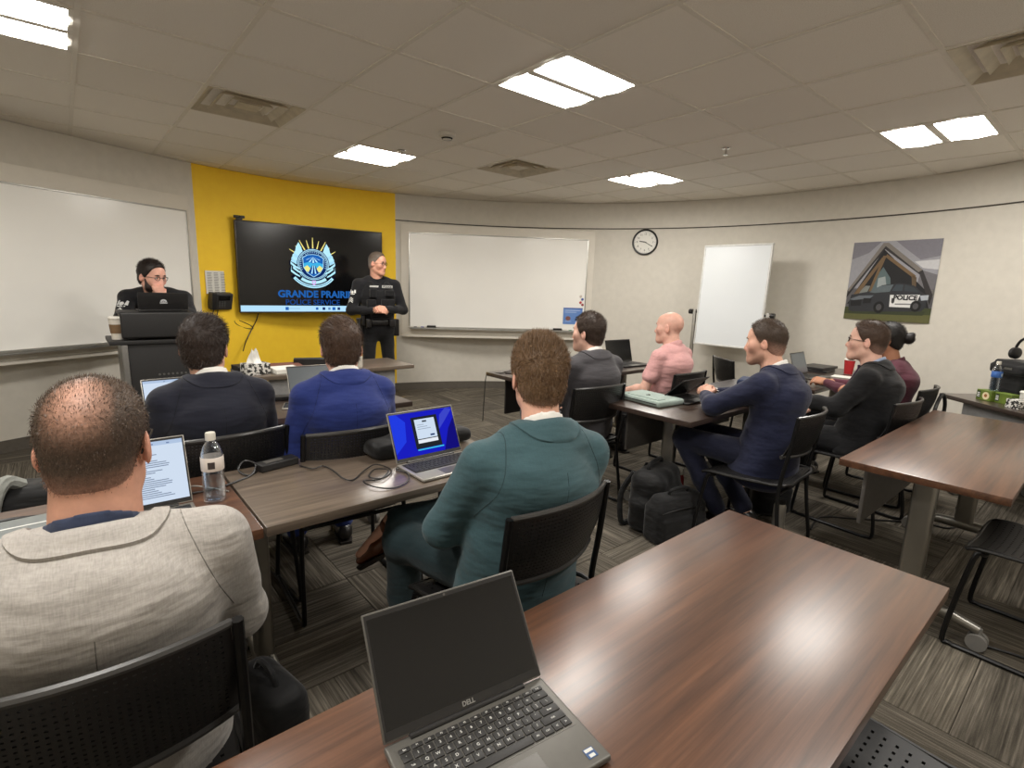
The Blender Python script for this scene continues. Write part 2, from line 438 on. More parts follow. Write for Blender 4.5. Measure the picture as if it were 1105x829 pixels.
def wall_r(deg): return float(np.interp((deg + 40) % 360 - 40, np.append(_tt, 320), np.append(_rv, _rv[0])))
def wall_xy(deg, off=0.0):
    r = wall_r(deg) + off; return (WC[0] + r * math.cos(math.radians(deg)), WC[1] + r * math.sin(math.radians(deg)))
def wall_seg(name, a0, a1, z0, z1, t0, t1, mat, kind='structure', parent=None):
    n = max(2, int(abs(a1 - a0) / 2) + 1); mb = MB(); R_ = []
    for i in range(n):
        a = a0 + (a1 - a0) * i / (n - 1); p = wall_xy(a, t0); q = wall_xy(a, t1)
        R_.append([mb.bm.verts.new(v) for v in ((*p, z0), (*p, z1), (*q, z1), (*q, z0))])
    for A, B in zip(R_, R_[1:]):
        for k in range(4): mb.bm.faces.new((A[k], A[(k + 1) % 4], B[(k + 1) % 4], B[k]))
    mb.bm.faces.new(R_[0]); mb.bm.faces.new(R_[-1])
    return prop(mb.build(name, mat, parent, 30), kind=kind)
wall_seg('wall_right', -38, 77, 0, CEIL, 0, .12, M_WALL)
wall_seg('wall_front', 77, 110, 0, CEIL, 0, .12, M_YELLOW)
wall_seg('wall_left', 110, 205, 0, CEIL, 0, .12, M_WALL)
wall_seg('wall_back', 205, 322, 0, CEIL, 0, .12, M_WALL)
for nm, a, b in (('right', -38, 77), ('front', 77, 110), ('left', 110, 205), ('back', 205, 322)):
    wall_seg('baseboard_' + nm, a, b, 0, .1, -.008, 0, M_BASE)
wall_seg('trim_1', -38, 77, 2.252, 2.264, -.006, 0, M_REVEAL)
# ---- carpet: planks laid basket fashion, alternate squares turned
def carpet_mat():
    N = Nodes('carpet_plank', .95, 0, .1); oi = N.n('ShaderNodeObjectInfo')
    tc = N.n('ShaderNodeTexCoord'); add = N.n('ShaderNodeVectorMath', operation='ADD'); N.l(tc.outputs['Object'], add.inputs[0])
    N.l(N.math('MULTIPLY', oi.outputs['Random'], 57.0), add.inputs[1])
    def mp(s):
        m = N.n('ShaderNodeMapping'); m.inputs['Scale'].default_value = s; N.l(add.outputs[0], m.inputs[0]); return m.outputs[0]
    stripes = N.noise(mp((1.6, 105, 1)), 1.0, 2, .6); dash = N.noise(mp((7, 170, 1)), 1.0, 2, .5); broad = N.noise(mp((1.5, 14, 1)), 1, 1); pile = N.noise(mp((420, 420, 420)), 1, 2)
    f = N.math('ADD', N.math('MULTIPLY', stripes, .5), N.math('ADD', N.math('MULTIPLY', dash, .3), N.math('MULTIPLY', broad, .2)))
    c = N.ramp(f, [(.34, srgb(58, 54, 48)), (.47, srgb(86, 81, 73)), (.55, srgb(104, 98, 89)), (.70, srgb(144, 136, 124))])
    tone = N.ramp(oi.outputs['Random'], [(0, (.82, .82, .82)), (1, (1.16, 1.15, 1.12))])
    c = N.mix(1.0, c, tone, 'MULTIPLY'); c = N.mix(.35, c, N.ramp(pile, [(.3, (.55, .55, .55)), (.7, (1.35, 1.35, 1.35))]), 'MULTIPLY')
    N.color(c); N.bump(N.math('ADD', pile, N.math('MULTIPLY', stripes, .6)), .5, .004); return N.m
M_CARPET = carpet_mat(); M_SUB = plain('carpet_backing', srgb(52, 47, 40), .95)
mb = MB(); mb.prism([wall_xy(a, .1) for a in range(-40, 320, 3)], -.06, -.006); floor = prop(mb.build('floor', M_SUB, None, 30), kind='structure')
PW, PL = .305, .61
mb = MB(); mb.box((-PL / 2 + .0012, -PW / 2 + .0012, -.006), (PL / 2 - .0012, PW / 2 - .0012, 0), .0015, 1); me_plank = mb.mesh('carpet_plank', 0)
CAM_F = (math.sin(-YAW), math.cos(YAW))
def in_view(x, y, m=.45):
    f = x * CAM_F[0] + y * CAM_F[1]; r = x * CAM_F[1] - y * CAM_F[0]; return f > .2 and abs(r) < f * 1.0 + m
near_pl, rest = [], []
for i in range(-5, 15):
    for j in range(-5, 15):
        cx, cy = i * PL + .02, j * PL + .18
        for h in (-1, 1):
            rot = (i + j) % 2; x, y = (cx, cy + h * PW / 2) if not rot else (cx + h * PW / 2, cy)
            d = math.hypot(x - WC[0], y - WC[1]); 
            if d > wall_r(math.degrees(math.atan2(y - WC[1], x - WC[0]))) + .28: continue
            (near_pl if in_view(x, y) else rest).append((math.hypot(x, y), x, y, rot))
near_pl.sort(); rest += near_pl[300:]; near_pl = near_pl[:300]
for d, x, y, rot in near_pl:
    o = link_mesh('carpet_plank', me_plank, M_CARPET, floor); o.location = (x, y, 0); o.rotation_euler = (0, 0, PI / 2 * rot + (PI if random.random() < .5 else 0))
mb = MB()
for d, x, y, rot in rest:
    hx, hy = (PL / 2 - .001, PW / 2 - .001) if not rot else (PW / 2 - .001, PL / 2 - .001); mb.box((x - hx, y - hy, -.006), (x + hx, y + hy, 0))
prop(mb.build('carpet_field', M_CARPET, floor, 0), kind='stuff')
# ---- ceiling: grid of tiles on T bars
def ctile_mat():
    N = Nodes('ceiling_tile', .9, 0, .15); v = N.coord(); f = N.noise(v, 260, 3, .7); g = N.noise(v, 3, 2)
    oi = N.n('ShaderNodeObjectInfo'); tone = N.ramp(oi.outputs['Random'], [(0, (.95, .95, .95)), (1, (1.03, 1.03, 1.03))])
    c = N.ramp(f, [(.33, srgb(222, 215, 203)), (.5, srgb(242, 237, 228))]); N.color(N.mix(1.0, c, tone, 'MULTIPLY')); N.bump(f, .25, .003); return N.m
M_CTILE = ctile_mat()
mb = MB(); mb.prism([wall_xy(a, .1) for a in range(-40, 320, 3)], CEIL + .03, CEIL + .09); ceiling = prop(mb.build('ceiling', M_CTILE, None, 30), kind='structure')
LIGHTS = [(3, -1), (3, 3), (7, 1), (7, -3), (-1, 1), (-1, -3), (3, -5)]
VENTS = [(1, 2), (5, 2), (5, -4)]
mb = MB(); e = .004; mb.box((-TILE / 2 + .007, -TILE / 2 + .007, .0), (TILE / 2 - .007, TILE / 2 - .007, .016), .004, 1); me_ct = mb.mesh('ceiling_tile', 30)
def inside(x, y, m=0.0): return math.hypot(x - WC[0], y - WC[1]) < wall_r(math.degrees(math.atan2(y - WC[1], x - WC[0]))) + m
for c in range(-4, 12):
    for r in range(-8, 9):
        x, y = gx(c + .5), gy(r + .5)
        if (c, r) in LIGHTS or (c, r) in VENTS or not inside(x, y, .36): continue
        o = link_mesh('ceiling_tile', me_ct, M_CTILE, ceiling); o.location = (x, y, CEIL + .004)
for c in range(-4, 13):
    x = gx(c); ys = [y for y in np.arange(-3, 8, .02) if inside(x, y, .03)]
    if len(ys) > 2: MB().box((x - .012, ys[0], CEIL - .001), (x + .012, ys[-1], CEIL + .03)).build('grid_bar', M_GRID, ceiling, 0)
for r in range(-8, 9):
    y = gy(r); xs = [x for x in np.arange(-3, 8, .02) if inside(x, y, .03)]
    if len(xs) > 2: MB().box((xs[0], y - .012, CEIL - .0004), (xs[-1], y + .012, CEIL + .03)).build('grid_bar', M_GRID, ceiling, 0)
# ---- recessed light panels
M_LENS = emit('light_lens', (1.0, .96, .90), LAMP_STRENGTH); M_TROFFER = plain('troffer_white', srgb(225, 220, 208), .5)
LL = {(3, -1): 'large bright square ceiling light panel nearest, above the middle of the room', (3, 3): 'bright ceiling light panel near the yellow wall above the screen',
      (7, 1): 'small bright ceiling light panel far off, above the far tables by the clock', (7, -3): 'bright square ceiling light panel at right above the police poster', (-1, 1): 'bright ceiling light panel cut by the left edge, above the left whiteboard',
      (-1, -3): 'ceiling light panel out of frame above the man in grey', (3, -5): 'ceiling light panel out of frame behind the nearest table'}
for (c, r) in LIGHTS:
    t = thing('ceiling_light', LL[(c, r)], 'ceiling light', (gx(c + .5), gy(r + .5), CEIL), 0, 'recessed ceiling light panels'); h = TILE / 2 - .012
    mb = MB()
    for lo, hi in (((-h, -h), (h, -h + .02)), ((-h, h - .02), (h, h)), ((-h, -h + .02), (-h + .02, h - .02)), ((h - .02, -h + .02), (h, h - .02))): mb.box((*lo, -.002), (*hi, .03))
    mb.build('frame', M_TROFFER, t, 0)
    MB().box((-h + .02, -.026, -.008), (h - .02, .026, .03), .006).build('centre_rail', M_TROFFER, t)
    for s in (-1, 1):
        y0, y1 = (.027, h - .021) if s > 0 else (-h + .021, -.027); g = [[(x, y0 + (y1 - y0) * k / 8, .008 - .016 * math.sin(PI * k / 8)) for k in range(9)] for x in (-h + .021, h - .021)]
        MB().sheet(g).build('lens', M_LENS, t)
# ---- air vents, sprinklers, detector
M_VENT = plain('vent_white', srgb(196, 186, 164), .5, var=.12, scale=12); M_VDARK = plain('vent_dark', srgb(30, 27, 24), .9)
VL = ['square ceiling air vent between the left lights, above the man in navy', 'square ceiling air vent in the far middle of the ceiling', 'square ceiling air vent at the top right corner of the view']
for (c, r), lb in zip(VENTS, VL):
    t = thing('air_vent', lb, 'vent', (gx(c + .5), gy(r + .5), CEIL), 0, 'square ceiling air vents'); h = TILE / 2 - .013
    MB().box((-h, -h, .05), (h, h, .06)).build('duct_back', M_VDARK, t, 0)
    for k, (o_, i_, z) in enumerate(((h, h - .06, 0), (h - .085, h - .14, .004), (h - .165, h - .205, .008))):
        mb = MB(); A, B = [], []
        for s in ((-1, -1), (1, -1), (1, 1), (-1, 1)): A.append(mb.bm.verts.new((s[0] * o_, s[1] * o_, z - .004))); B.append(mb.bm.verts.new((s[0] * i_, s[1] * i_, z + .036)))
        A2 = [mb.bm.verts.new(v.co + Vector((0, 0, .004))) for v in A]; B2 = [mb.bm.verts.new(v.co + Vector((0, 0, .004))) for v in B]
        for i in range(4):
            j = (i + 1) % 4
            for q in ((A[i], A[j], B[j], B[i]), (A2[i], A2[j], B2[j], B2[i]), (A[i], A[j], A2[j], A2[i]), (B[i], B[j], B2[j], B2[i])): mb.bm.faces.new(q)
        mb.build('louver', M_VENT, t, 0)
    MB().box((-.075, -.075, .008), (.075, .075, .018), .004).build('centre_plate', M_VENT, t)
M_CHROME = plain('chrome', srgb(200, 198, 194), .18, 1.0, var=.02); M_WPL = plain('white_plastic', srgb(205, 200, 188), .45)
for (x, y), lb in (((4.14, 2.31), 'small ceiling sprinkler head right of the middle lights'), ((2.36, 4.35), 'small ceiling sprinkler head beside the light near the yellow wall')):
    t = thing('sprinkler', lb, 'sprinkler', (x, y, CEIL), 0, 'ceiling sprinklers')
    MB().lathe([(.001, -.006), (.03, -.006), (.036, 0)], 18).build('escutcheon', M_CHROME, t)
    MB().cyl((0, 0, -.045), (0, 0, -.005), .008).lathe([(.001, -.05), (.02, -.05), (.02, -.046), (.001, -.046)], 14).build('head', M_CHROME, t)
t = thing('smoke_detector', 'round smoke detector on the ceiling left of the far vent', 'detector', (2.35, 3.61, CEIL))
MB().lathe([(.001, -.045), (.035, -.043), (.045, -.03), (.062, -.022), (.065, 0)], 24).build('housing', M_WPL, t); MB().lathe([(.038, -.0445), (.044, -.034), (.038, -.034)], 20, cap=False).build('grille', M_VDARK, t)
# ---- whiteboards on flat panels that stand proud of the curved wall
M_PANEL = plain('panel_paint', srgb(218, 212, 200), .7, var=.02, scale=10); M_WB = plain('whiteboard_face', srgb(246, 244, 238), .17, var=.012, scale=2.5, spec=.5); M_ALU = plain('brushed_aluminium', srgb(176, 174, 168), .38, .85, var=.05)
M_BLACKP = plain('black_plastic', srgb(26, 25, 25), .45, var=.15)
def board(P0, P1, z0, z1, name, label, pan):
    P0, P1 = Vector((*P0, 0)), Vector((*P1, 0)); d = P1 - P0; L = d.length; a = math.atan2(d.y, d.x)          # local x along the board, local -y into the room
    M = Matrix.Translation(P0) @ Matrix.Rotation(a, 4, 'Z')
    mb = MB(); mb.box((-pan[0], .012, pan[2]), (L + pan[1], .05, pan[3]), .003); mb.box((-pan[0], .05, pan[2]), (L + pan[1], .30, pan[2] + .03)); mb.box((-pan[0], .05, pan[3] - .02), (L + pan[1], .30, pan[3]))
    mb.box((-pan[0] - .0, -.02, pan[2] - .03), (L + pan[1], .05, pan[2]), .004)
    o = prop(mb.xf(M).build('trim_%d' % (2 if 'left' in label else 3), M_PANEL, None, 30), kind='structure')
    t = thing(name, label, 'whiteboard', P0, a)
    MB().box((.012, -.006, z0 + .012), (L - .012, .01, z1 - .012)).build('board', M_WB, t, 0)
    mb = MB(); f = .014
    for lo, hi in (((0, z0), (L, z0 + f)), ((0, z1 - f), (L, z1)), ((0, z0 + f), (f, z1 - f)), ((L - f, z0 + f), (L, z1 - f))): mb.box((lo[0], -.012, lo[1]), (hi[0], .011, hi[1]), .002)
    mb.build('frame', M_ALU, t)
    MB().box((.02, -.085, z0 - .016), (L - .02, -.0125, z0 - .004), .003).box((.02, -.085, z0 - .004), (L - .02, -.079, z0 + .006)).build('marker_tray', M_ALU, t)
    return M, L
ML, LL_ = board((-1.45, 4.985), (1.02, 6.385), .83, 2.11, 'whiteboard', 'long whiteboard on the left wall beside the yellow wall', (.3, .08, .76, 2.25))
MR, LR_ = board((3.50, 6.27), (5.50, 4.93), .875, 2.11, 'whiteboard', 'wide wall whiteboard between the yellow wall and the clock', (.1, .09, .775, 2.22))
# ------------------------------------------------------------------ people
M_SKIN = vcol('skin', rough=.5, spec=.35, mott=.07, scale=45, bump=.05, sss=.06)
M_HAIR = vcol('hair', rough=.55, spec=.4, mott=.3, scale=120, bump=.35)
M_STRAND = vcol('hair_strand', rough=.5, spec=.4, mott=.0, bump=0)
M_EYEW = plain('eye_white', srgb(225, 215, 205), .3); M_IRIS = plain('eye_iris', srgb(45, 35, 28), .25)
M_SHIRTW = fabric('white_shirt', srgb(232, 230, 224), var=.04, wr=.25)
M_GLASS_FRAME = plain('glasses_frame', srgb(22, 20, 20), .35)
M_SOCK = fabric('dark_sock', srgb(30, 30, 34))

def head_xf(c, yaw, pitch, roll, s):
    R = rotz(yaw) @ roty(roll) @ rotx(pitch); c = np.asarray(c, float)
    return (lambda x, y, z: c + s * (R @ np.array([x, y, z]))), R
def head_prims(hp, R, s, jaw=1.0, nose=1.0, fat=0.0):
    e = lambda c, r, Q=None, **k: ell(hp(*c), np.array(r) * s, R if Q is None else R @ Q, **k)
    c_ = lambda a, b, ra, rb, **k: cap(hp(*a), hp(*b), ra * s, rb * s, **k)
    P = [e((0, -.014, .036), (.0755, .097, .089), k=.02), e((0, .022, -.028), (.061, .069, .068), k=.04),
         e((0, .012, -.07), (.046 * jaw, .053, .046), k=.03), c_((0, .071, -.107), (0, .064, -.102), .0185, .02, k=.025)]
    for t in (-1, 1):
        P += [c_((t * .044 * jaw, .0, -.060), (t * .014, .064, -.106), .018, .016, k=.03), e((t * .042, .056, -.016), (.021, .022, .022), k=.04), c_((t * .018, .0885, .0118), (t * .047, .081, .0092), .0056, .005, k=.005), c_((t * .020, .0865, -.0055), (t * .045, .080, -.0055), .004, .004, k=.005)]
    P += [c_((-.034, .079, .027), (.034, .079, .027), .0115, .0115, k=.02), e((0, .058, .055), (.05, .03, .035), k=.03)]
    P += [e((t * .032, .097, .006), (.018, .014, .0115), k=.014, op='sub') for t in (-1, 1)]
    P += [e((t * .031, .066, .005), (.017, .013, .0125), k=.006) for t in (-1, 1)]
    P += [c_((0, .084, .016), (0, .083 + .023 * nose, -.037), .0068, .0105, k=.013)]
    P += [e((t * .0115, .092, -.0405), (.0075, .010, .0072), k=.008) for t in (-1, 1)]
    P += [c_((-.019, .0825, -.0695), (.019, .0825, -.0695), .0058, .0058, k=.01), c_((-.015, .0815, -.0805), (.015, .0815, -.0805), .0066, .0066, k=.01), c_((-.006, .071, -.055), (-.006, .069, -.092), .017, .016, k=.025), c_((.006, .071, -.055), (.006, .069, -.092), .017, .016, k=.025),
          e((0, .0935, -.0748), (.02, .006, .0022), k=.004, op='sub')]
    for t in (-1, 1):
        Q = rotz(t * .35) @ rotx(-.18)
        P += [e((t * .081, -.010, -.004), (.0075, .0195, .034), Q, k=.006), e((t * .074, -.004, -.004), (.007, .011, .018), Q, k=.01),
              e((t * .0865, -.003, .004), (.005, .009, .017), Q, k=.004, op='sub')]
    if fat: P += [e((0, .03, -.1), (.05, .045, .03 + fat), k=.03)]
    return P
def hand_prims(wr, d, nrm, t=1, curl=.35, thumb=.3, s=1.0, spread=.012):
    d = np.asarray(d, float); d /= np.linalg.norm(d); z = np.asarray(nrm, float); z = z - d * (z @ d); z /= np.linalg.norm(z); x = np.cross(d, z); wr = np.asarray(wr, float)
    pt = lambda a, b, c: wr + s * (x * a + d * b + z * c)
    P = [ecap(pt(0, -.01, 0), pt(0, .028, 0), (.028 * s, .019 * s), (.037 * s, .017 * s), side=x, k=.015), ecap(pt(0, .028, 0), pt(0, .082, 0), (.037 * s, .016 * s), (.041 * s, .013 * s), side=x, k=.012)]
    for i, (ox, L, r) in enumerate(((.031, .073, .0092), (.0105, .082, .0096), (-.0105, .076, .0092), (-.030, .060, .0082))):
        p = pt(t * ox, .088, 0); a = .12
        P.append(cap(pt(t * ox * .8, .05, .003), p, .009 * s, r * s, k=.008))
        for j, f in enumerate((.45, .31, .24)):
            a += curl * (1.0, 1.25, .8)[j]
            q = p + s * L * f * (d * math.cos(a) - z * math.sin(a) + x * t * spread * (1.5 - i))
            P.append(cap(p, q, (r - .0007 * j) * s, (r - .0007 * (j + 1)) * s, k=.0035)); p = q
    p = pt(t * .022, .018, -.004); q = pt(t * .046, .05, -.012 - .02 * thumb); r_ = pt(t * (.05 - .03 * thumb), .083, -.02 - .03 * thumb); e_ = pt(t * (.047 - .055 * thumb), .105, -.024 - .03 * thumb)
    P += [cap(p, q, .0155 * s, .012 * s, k=.014), cap(q, r_, .0115 * s, .0102 * s, k=.004), cap(r_, e_, .0102 * s, .0082 * s, k=.004)]
    return P, (np.minimum.reduce([p.lo for p in P]), np.maximum.reduce([p.hi for p in P]))

def jacket_collar(jo, nb, nd, nr, mat, root):
    from mathutils.bvhtree import BVHTree
    me = jo.data; bv = BVHTree.FromPolygons([v.co for v in me.vertices], [q.vertices[:] for q in me.polygons])
    cols = []; n = 48
    def ground(x, y):
        h = bv.ray_cast(Vector((x, y, nb[2] + .16)), Vector((0, 0, -1)))[0]; return h.z if h else -9
    for i in range(n + 1):
        ph = math.radians(-135 + 270 * i / n); d = np.array((math.sin(ph), -math.cos(ph), 0.0)); f = abs(ph) / math.radians(135)
        rt = nr + .011 + .004 * f; rise = .05 + .34 * rt * math.cos(ph) - .004 - .04 * f ** 3; rb_ = nr + .046 + .010 * math.sin(min(1, f * 1.2) * PI) ** 2
        a = nb + nd * rise + d * rt; b = nb + d * rb_; gz = ground(b[0], b[1]); b[2] = min(max(gz, nb[2] - .075), a[2] - .012) + .008
        col = [tuple(a - nd * .03 - d * .004), tuple(a - d * .003)]
        for t in (0, .2, .4, .6, .8, 1.0):
            q = a * (1 - t) + b * t + d * (.006 * math.sin(PI * t)) + np.array((0, 0, .008 * math.sin(PI * min(1, t * 1.6)))); g = ground(q[0], q[1]); q[2] = max(q[2], g + .006) if t > .1 else q[2]; col.append(tuple(q))
        col.append((b[0] - d[0] * .003, b[1] - d[1] * .003, b[2] - .012)); cols.append(col)
    rows = cols
    MB().sheet(rows).build('jacket_collar', mat, root, 50)
def jacket_seams(jo, g, mat, root):
    """centre back seam and the two armhole seams, thin cords sunk into the cloth"""
    from mathutils.bvhtree import BVHTree
    me = jo.data; bv = BVHTree.FromPolygons([v.co for v in me.vertices], [q.vertices[:] for q in me.polygons]); mb = MB()
    pts = []
    for z in np.linspace(g['nb'][2] - .07, g['pel'][2] + .0, 26):
        f = np.clip((z - g['pel'][2]) / (g['nb'][2] - g['pel'][2]), 0, 1); x = g['pel'][0] + (g['nb'][0] - g['pel'][0]) * f
        h = bv.ray_cast(Vector((x, -.8, z)), Vector((0, 1, 0)))[0]
        if h: pts.append(h + Vector((0, .0008, 0)))
    if len(pts) > 4: mb.tube(pts, .0014, 5)
    for n, t in (('L', -1), ('R', 1)):
        o = g['sh' + n] + np.array((-t * .012, 0, -.02)); ax_ = np.array((t * .94, 0.0, .34)); u = np.cross(ax_, (0, 1, 0)); u /= np.linalg.norm(u); pts = []
        for a in np.linspace(-.35, PI + .75, 26):
            d = np.array((0, -1, 0)) * math.sin(a) + (u if u[2] > 0 else -u) * math.cos(a); d = d / np.linalg.norm(d)
            h = bv.ray_cast(Vector(o + d * .35), Vector(-d))[0]
            if h and (h - Vector(o)).length < .16: pts.append(h - Vector(d) * .0006)
        if len(pts) > 4: mb.tube(pts, .0015, 5)
    mb.build('jacket_seam', mat, root)
def seated_joints(tf=1.0, lean=0.0, wide=1.0):
    J = dict(pel=(0, 0, .53), wai=(0, -.05, .71), che=(0, -.075, .88), nb=(0, -.06, 1.01), head=(0, -.012, 1.168),
             shL=(-.178 * wide, -.06, .955), shR=(.178 * wide, -.06, .955), elL=(-.235 * wide, .02, .70), elR=(.235 * wide, .02, .70),
             wrL=(-.10, .24, .64), wrR=(.10, .24, .64))
    for k, p in J.items():
        z = .53 + (p[2] - .53) * tf; J[k] = (p[0], p[1] + math.tan(lean) * max(0, z - .53), z)
    for t, n in ((-1, 'L'), (1, 'R')):
        J['hip' + n] = (t * .095, .02, .525); J['kn' + n] = (t * .125, .46, .535); J['an' + n] = (t * .125, .47, .095); J['toe' + n] = (t * .145, .63, .035)
    return J
def standing_joints(lean=0.0, wide=1.0):
    J = dict(pel=(0, 0, .93), wai=(0, .0, 1.09), che=(0, -.01, 1.29), nb=(0, -.015, 1.485), head=(0, .02, 1.655),
             shL=(-.19 * wide, -.015, 1.42), shR=(.19 * wide, -.015, 1.42), elL=(-.26, -.02, 1.13), elR=(.26, -.02, 1.13), wrL=(-.06, .26, 1.12), wrR=(.06, .26, 1.12))
    if lean:
        c, s = math.cos(lean), math.sin(lean)
        for k, p in J.items(): y, z = p[1], p[2] - .93; J[k] = (p[0], y * c + z * s, .93 - y * s + z * c)
    for t, n in ((-1, 'L'), (1, 'R')):
        J['hip' + n] = (t * .095, 0, .92); J['kn' + n] = (t * .12, .02, .50); J['an' + n] = (t * .13, -.02, .095); J['toe' + n] = (t * .16, .13, .035)
    return J

def person(label, loc, yaw, J, skin, hair, top, bottom, shoe_m=None, group=None, head=(0, 0, 0), hs=1.0, w=1.0, hands=None, hand_opts=None,
           face=None, glasses=None, extras=None, res=(.015, .0055), cres=.011, sleeve=True, shirt=None, tie=None, neck_r=.058):
    """skin rgb; hair dict(color, top, side, front, ...) or None; top dict(kind, mat)"""
    g = {k: np.array(v, float) for k, v in J.items()}
    hp, R = head_xf(g['head'], *head, hs)
    inv = lambda V: ((V - g['head']) @ R) / hs
    hands = hands or {}; face = face or {}
    # ---- body: one continuous surface from scalp to feet
    B = [ecap(g['pel'], g['wai'], (.15 * w, .10), (.132 * w, .09), k=.05), ecap(g['wai'], g['che'], (.132 * w, .09), (.155 * w, .10), k=.05),
         ecap(g['che'], g['nb'] - (0, 0, .07), (.155 * w, .10), (.10, .06), k=.06), cap(g['shL'], g['shR'], .047, .047, k=.05),
         ecap(g['nb'] - (0, 0, .05), hp(0, -.022, -.05), (neck_r * 1.12, neck_r * 1.1), (neck_r * .98, neck_r), k=.03)]
    for n in 'LR':
        a, e_, w_ = g['sh' + n], g['el' + n], g['wr' + n]
        B += [cap(a, e_, .047 * w, .038, k=.03), cap(e_, e_ + (w_ - e_) * .35, .038, .041, k=.02), cap(e_ + (w_ - e_) * .35, w_, .041, .026, k=.02)]
        B += [cap(g['hip' + n], g['kn' + n], .073, .05, k=.05), cap(g['kn' + n], g['an' + n], .05, .034, k=.03), *((cap(g['an' + n], g['toe' + n], .034, .022, k=.02),) if n in top.get('foot', {}) else (cap(g['an' + n], g['an' + n] + (0, -.02, -.045), .036, .032, k=.02), cap(g['an' + n] + (0, 0, -.05), g['toe' + n], .034, .024, k=.02)))]
    hb = R @ (np.array([.09, .115, .135]) * hs); fine = [(g['head'] - .135 * hs, g['head'] + .135 * hs, res[1])]
    for n in 'LR':
        d, nr, cu, th = hands.get(n, (None, None, .4, .3))
        dd = (g['wr' + n] - g['el' + n]) if d is None else np.array(d, float); nn = np.array((0, 0, 1.)) if nr is None else np.array(nr, float)
        P, bb = hand_prims(g['wr' + n], dd, nn, -1 if n == 'R' else 1, cu, th, .95 * hs)
        B += P
        if n in hands: fine.append((bb[0] - .01, bb[1] + .01, .0052))
    B += head_prims(hp, R, hs, **{k: v for k, v in face.items() if k in ('jaw', 'nose', 'fat')})
    sk = np.array(skin); lip = np.array(face.get('lip', sk * (.93, .70, .68))); stub = face.get('stubble'); scalp = face.get('scalp')
    def color(V):
        q = inv(V); x, y, z = q[:, 0], q[:, 1], q[:, 2]; c = np.tile(sk, (len(V), 1))
        red = np.exp(-((np.abs(x) - .04) ** 2 / .0006 + (z + .03) ** 2 / .0009)) * (y > .03) + .4 * np.exp(-(x ** 2 + (z + .032) ** 2) / .0004) * (y > .085) + (np.abs(x) > .074) * (np.abs(z) < .045) * .8
        c *= 1 - .12 * np.clip(red, 0, 1)[:, None] * np.array([0.0, .9, .8])
        m = .7 * np.exp(-((x / .023) ** 2 + ((z + .0748) / .0095) ** 2) ** 2) * (y > .07)
        c = c * (1 - m[:, None]) + lip * m[:, None]
        if stub is not None:
            m = np.clip((-.045 - z + np.clip(.02 - y, 0, 1) * .1) / .02, 0, 1) * (y > -.01) * (z > -.135) * (1 - m) * stub[1]
            c = c * (1 - m[:, None]) + np.array(stub[0]) * m[:, None]
        if scalp is not None:
            m = np.clip((z - .02 - .6 * np.clip(y - .02, -.09, .1)) / .03, 0, 1) * scalp[1]
            c = c * (1 - m[:, None]) + np.array(scalp[0]) * m[:, None]
        return c
    root = link_mesh('person', sdf_mesh('person', B, res[0], fine, color), M_SKIN)
    root.location = loc; root.rotation_euler = (0, 0, yaw); prop(root, label, 'person', group)
    # ---- eyes, brows
    if face.get('eyes', True):
        for t in (-1, 1):
            mb = MB(); mb.lathe([(.0001, -.0118), (.006, -.0102), (.0102, -.006), (.0118, 0), (.0102, .006), (.0062, .0101)], 14, cap=False); mb.mi = 1; mb.lathe([(.0062, .0101), (.003, .0114), (.0001, .0118)], 14, cap=False)
            Mx = Matrix.Translation(Vector(hp(t * .031, .0762, .005))) @ Matrix(R.tolist()).to_4x4() @ Matrix.Rotation(-PI / 2, 4, 'X') @ Matrix.Scale(hs, 4)
            mb.xf(Mx).build('eye', [M_EYEW, M_IRIS], root, 60)
            bm_ = [cap(hp(t * .016, .0935, .0265), hp(t * .032, .0928, .0285), .0045 * hs, .0048 * hs, k=.006), cap(hp(t * .032, .0928, .0285), hp(t * .049, .0835, .0245), .0048 * hs, .0035 * hs, k=.006)]
            bc = np.array(face.get('brow', (hair or {}).get('color', sk * .4)))
            link_mesh('eyebrow', sdf_mesh('eyebrow', bm_, .0045, (), lambda V: np.tile(bc, (len(V), 1))), M_HAIR, root)
    # ---- hair
    if hair:
        hc = np.array(hair['color']); tp, sd = hair.get('top', .02), hair.get('side', .008); hx = hair.get('front', 0.0)
        H = [ell(hp(0, -.014, .036), np.array((.0755 + sd, .097 + sd, .089 + sd * .7)) * hs, R, k=.02),
             ell(hp(0, -.004 + hair.get('fwd', 0), .046 + tp * .35), np.array((.068 + tp * .3, .088 + tp * .3, .078 + tp * .35)) * hs, R, k=.03),
             ell(hp(0, -.05, -.03), np.array((.06 + sd, .05 + sd * .8, .06)) * hs, R, k=.03)] + [f(hp, R, hs) for f in hair.get('add', ())]
        if hair.get('wave', .0018): H.append(wrinkle(hair.get('wave', .0018), 160, 70, 130, 1.3))
        H += [cut(hp(0, .066 + hx, .080), R @ np.array((0, 1, -.62)), k=.01) if not hair.get('bang') else cut(hp(0, .085 + hx, .06), R @ np.array((0, 1, -.4))),
              cut(hp(0, .012, -.026 + hair.get('burn', 0)), R @ np.array((0, .52, -1.0)), k=.008)]
        def hcol(V):
            q = inv(V); c = np.tile(hc, (len(V), 1))
            if 'fade' in hair:                                      # clipped sides show skin through the stubble
                f = np.clip((hair['fade'][1] - q[:, 2] + .25 * q[:, 1]) / .075, 0, 1) * hair['fade'][0]; c = c * (1 - f[:, None]) + sk * .72 * f[:, None]
            if 'thin' in hair:                                      # a thinning crown
                d = np.sqrt((q[:, 0] / 1.0) ** 2 + ((q[:, 1] - hair['thin'][2]) / 1.25) ** 2); f = np.clip(1 - d / hair['thin'][1], 0, 1) ** .7 * hair['thin'][0] * np.clip((q[:, 2] - .015) / .05, 0, 1); c = c * (1 - f[:, None]) + sk * f[:, None]
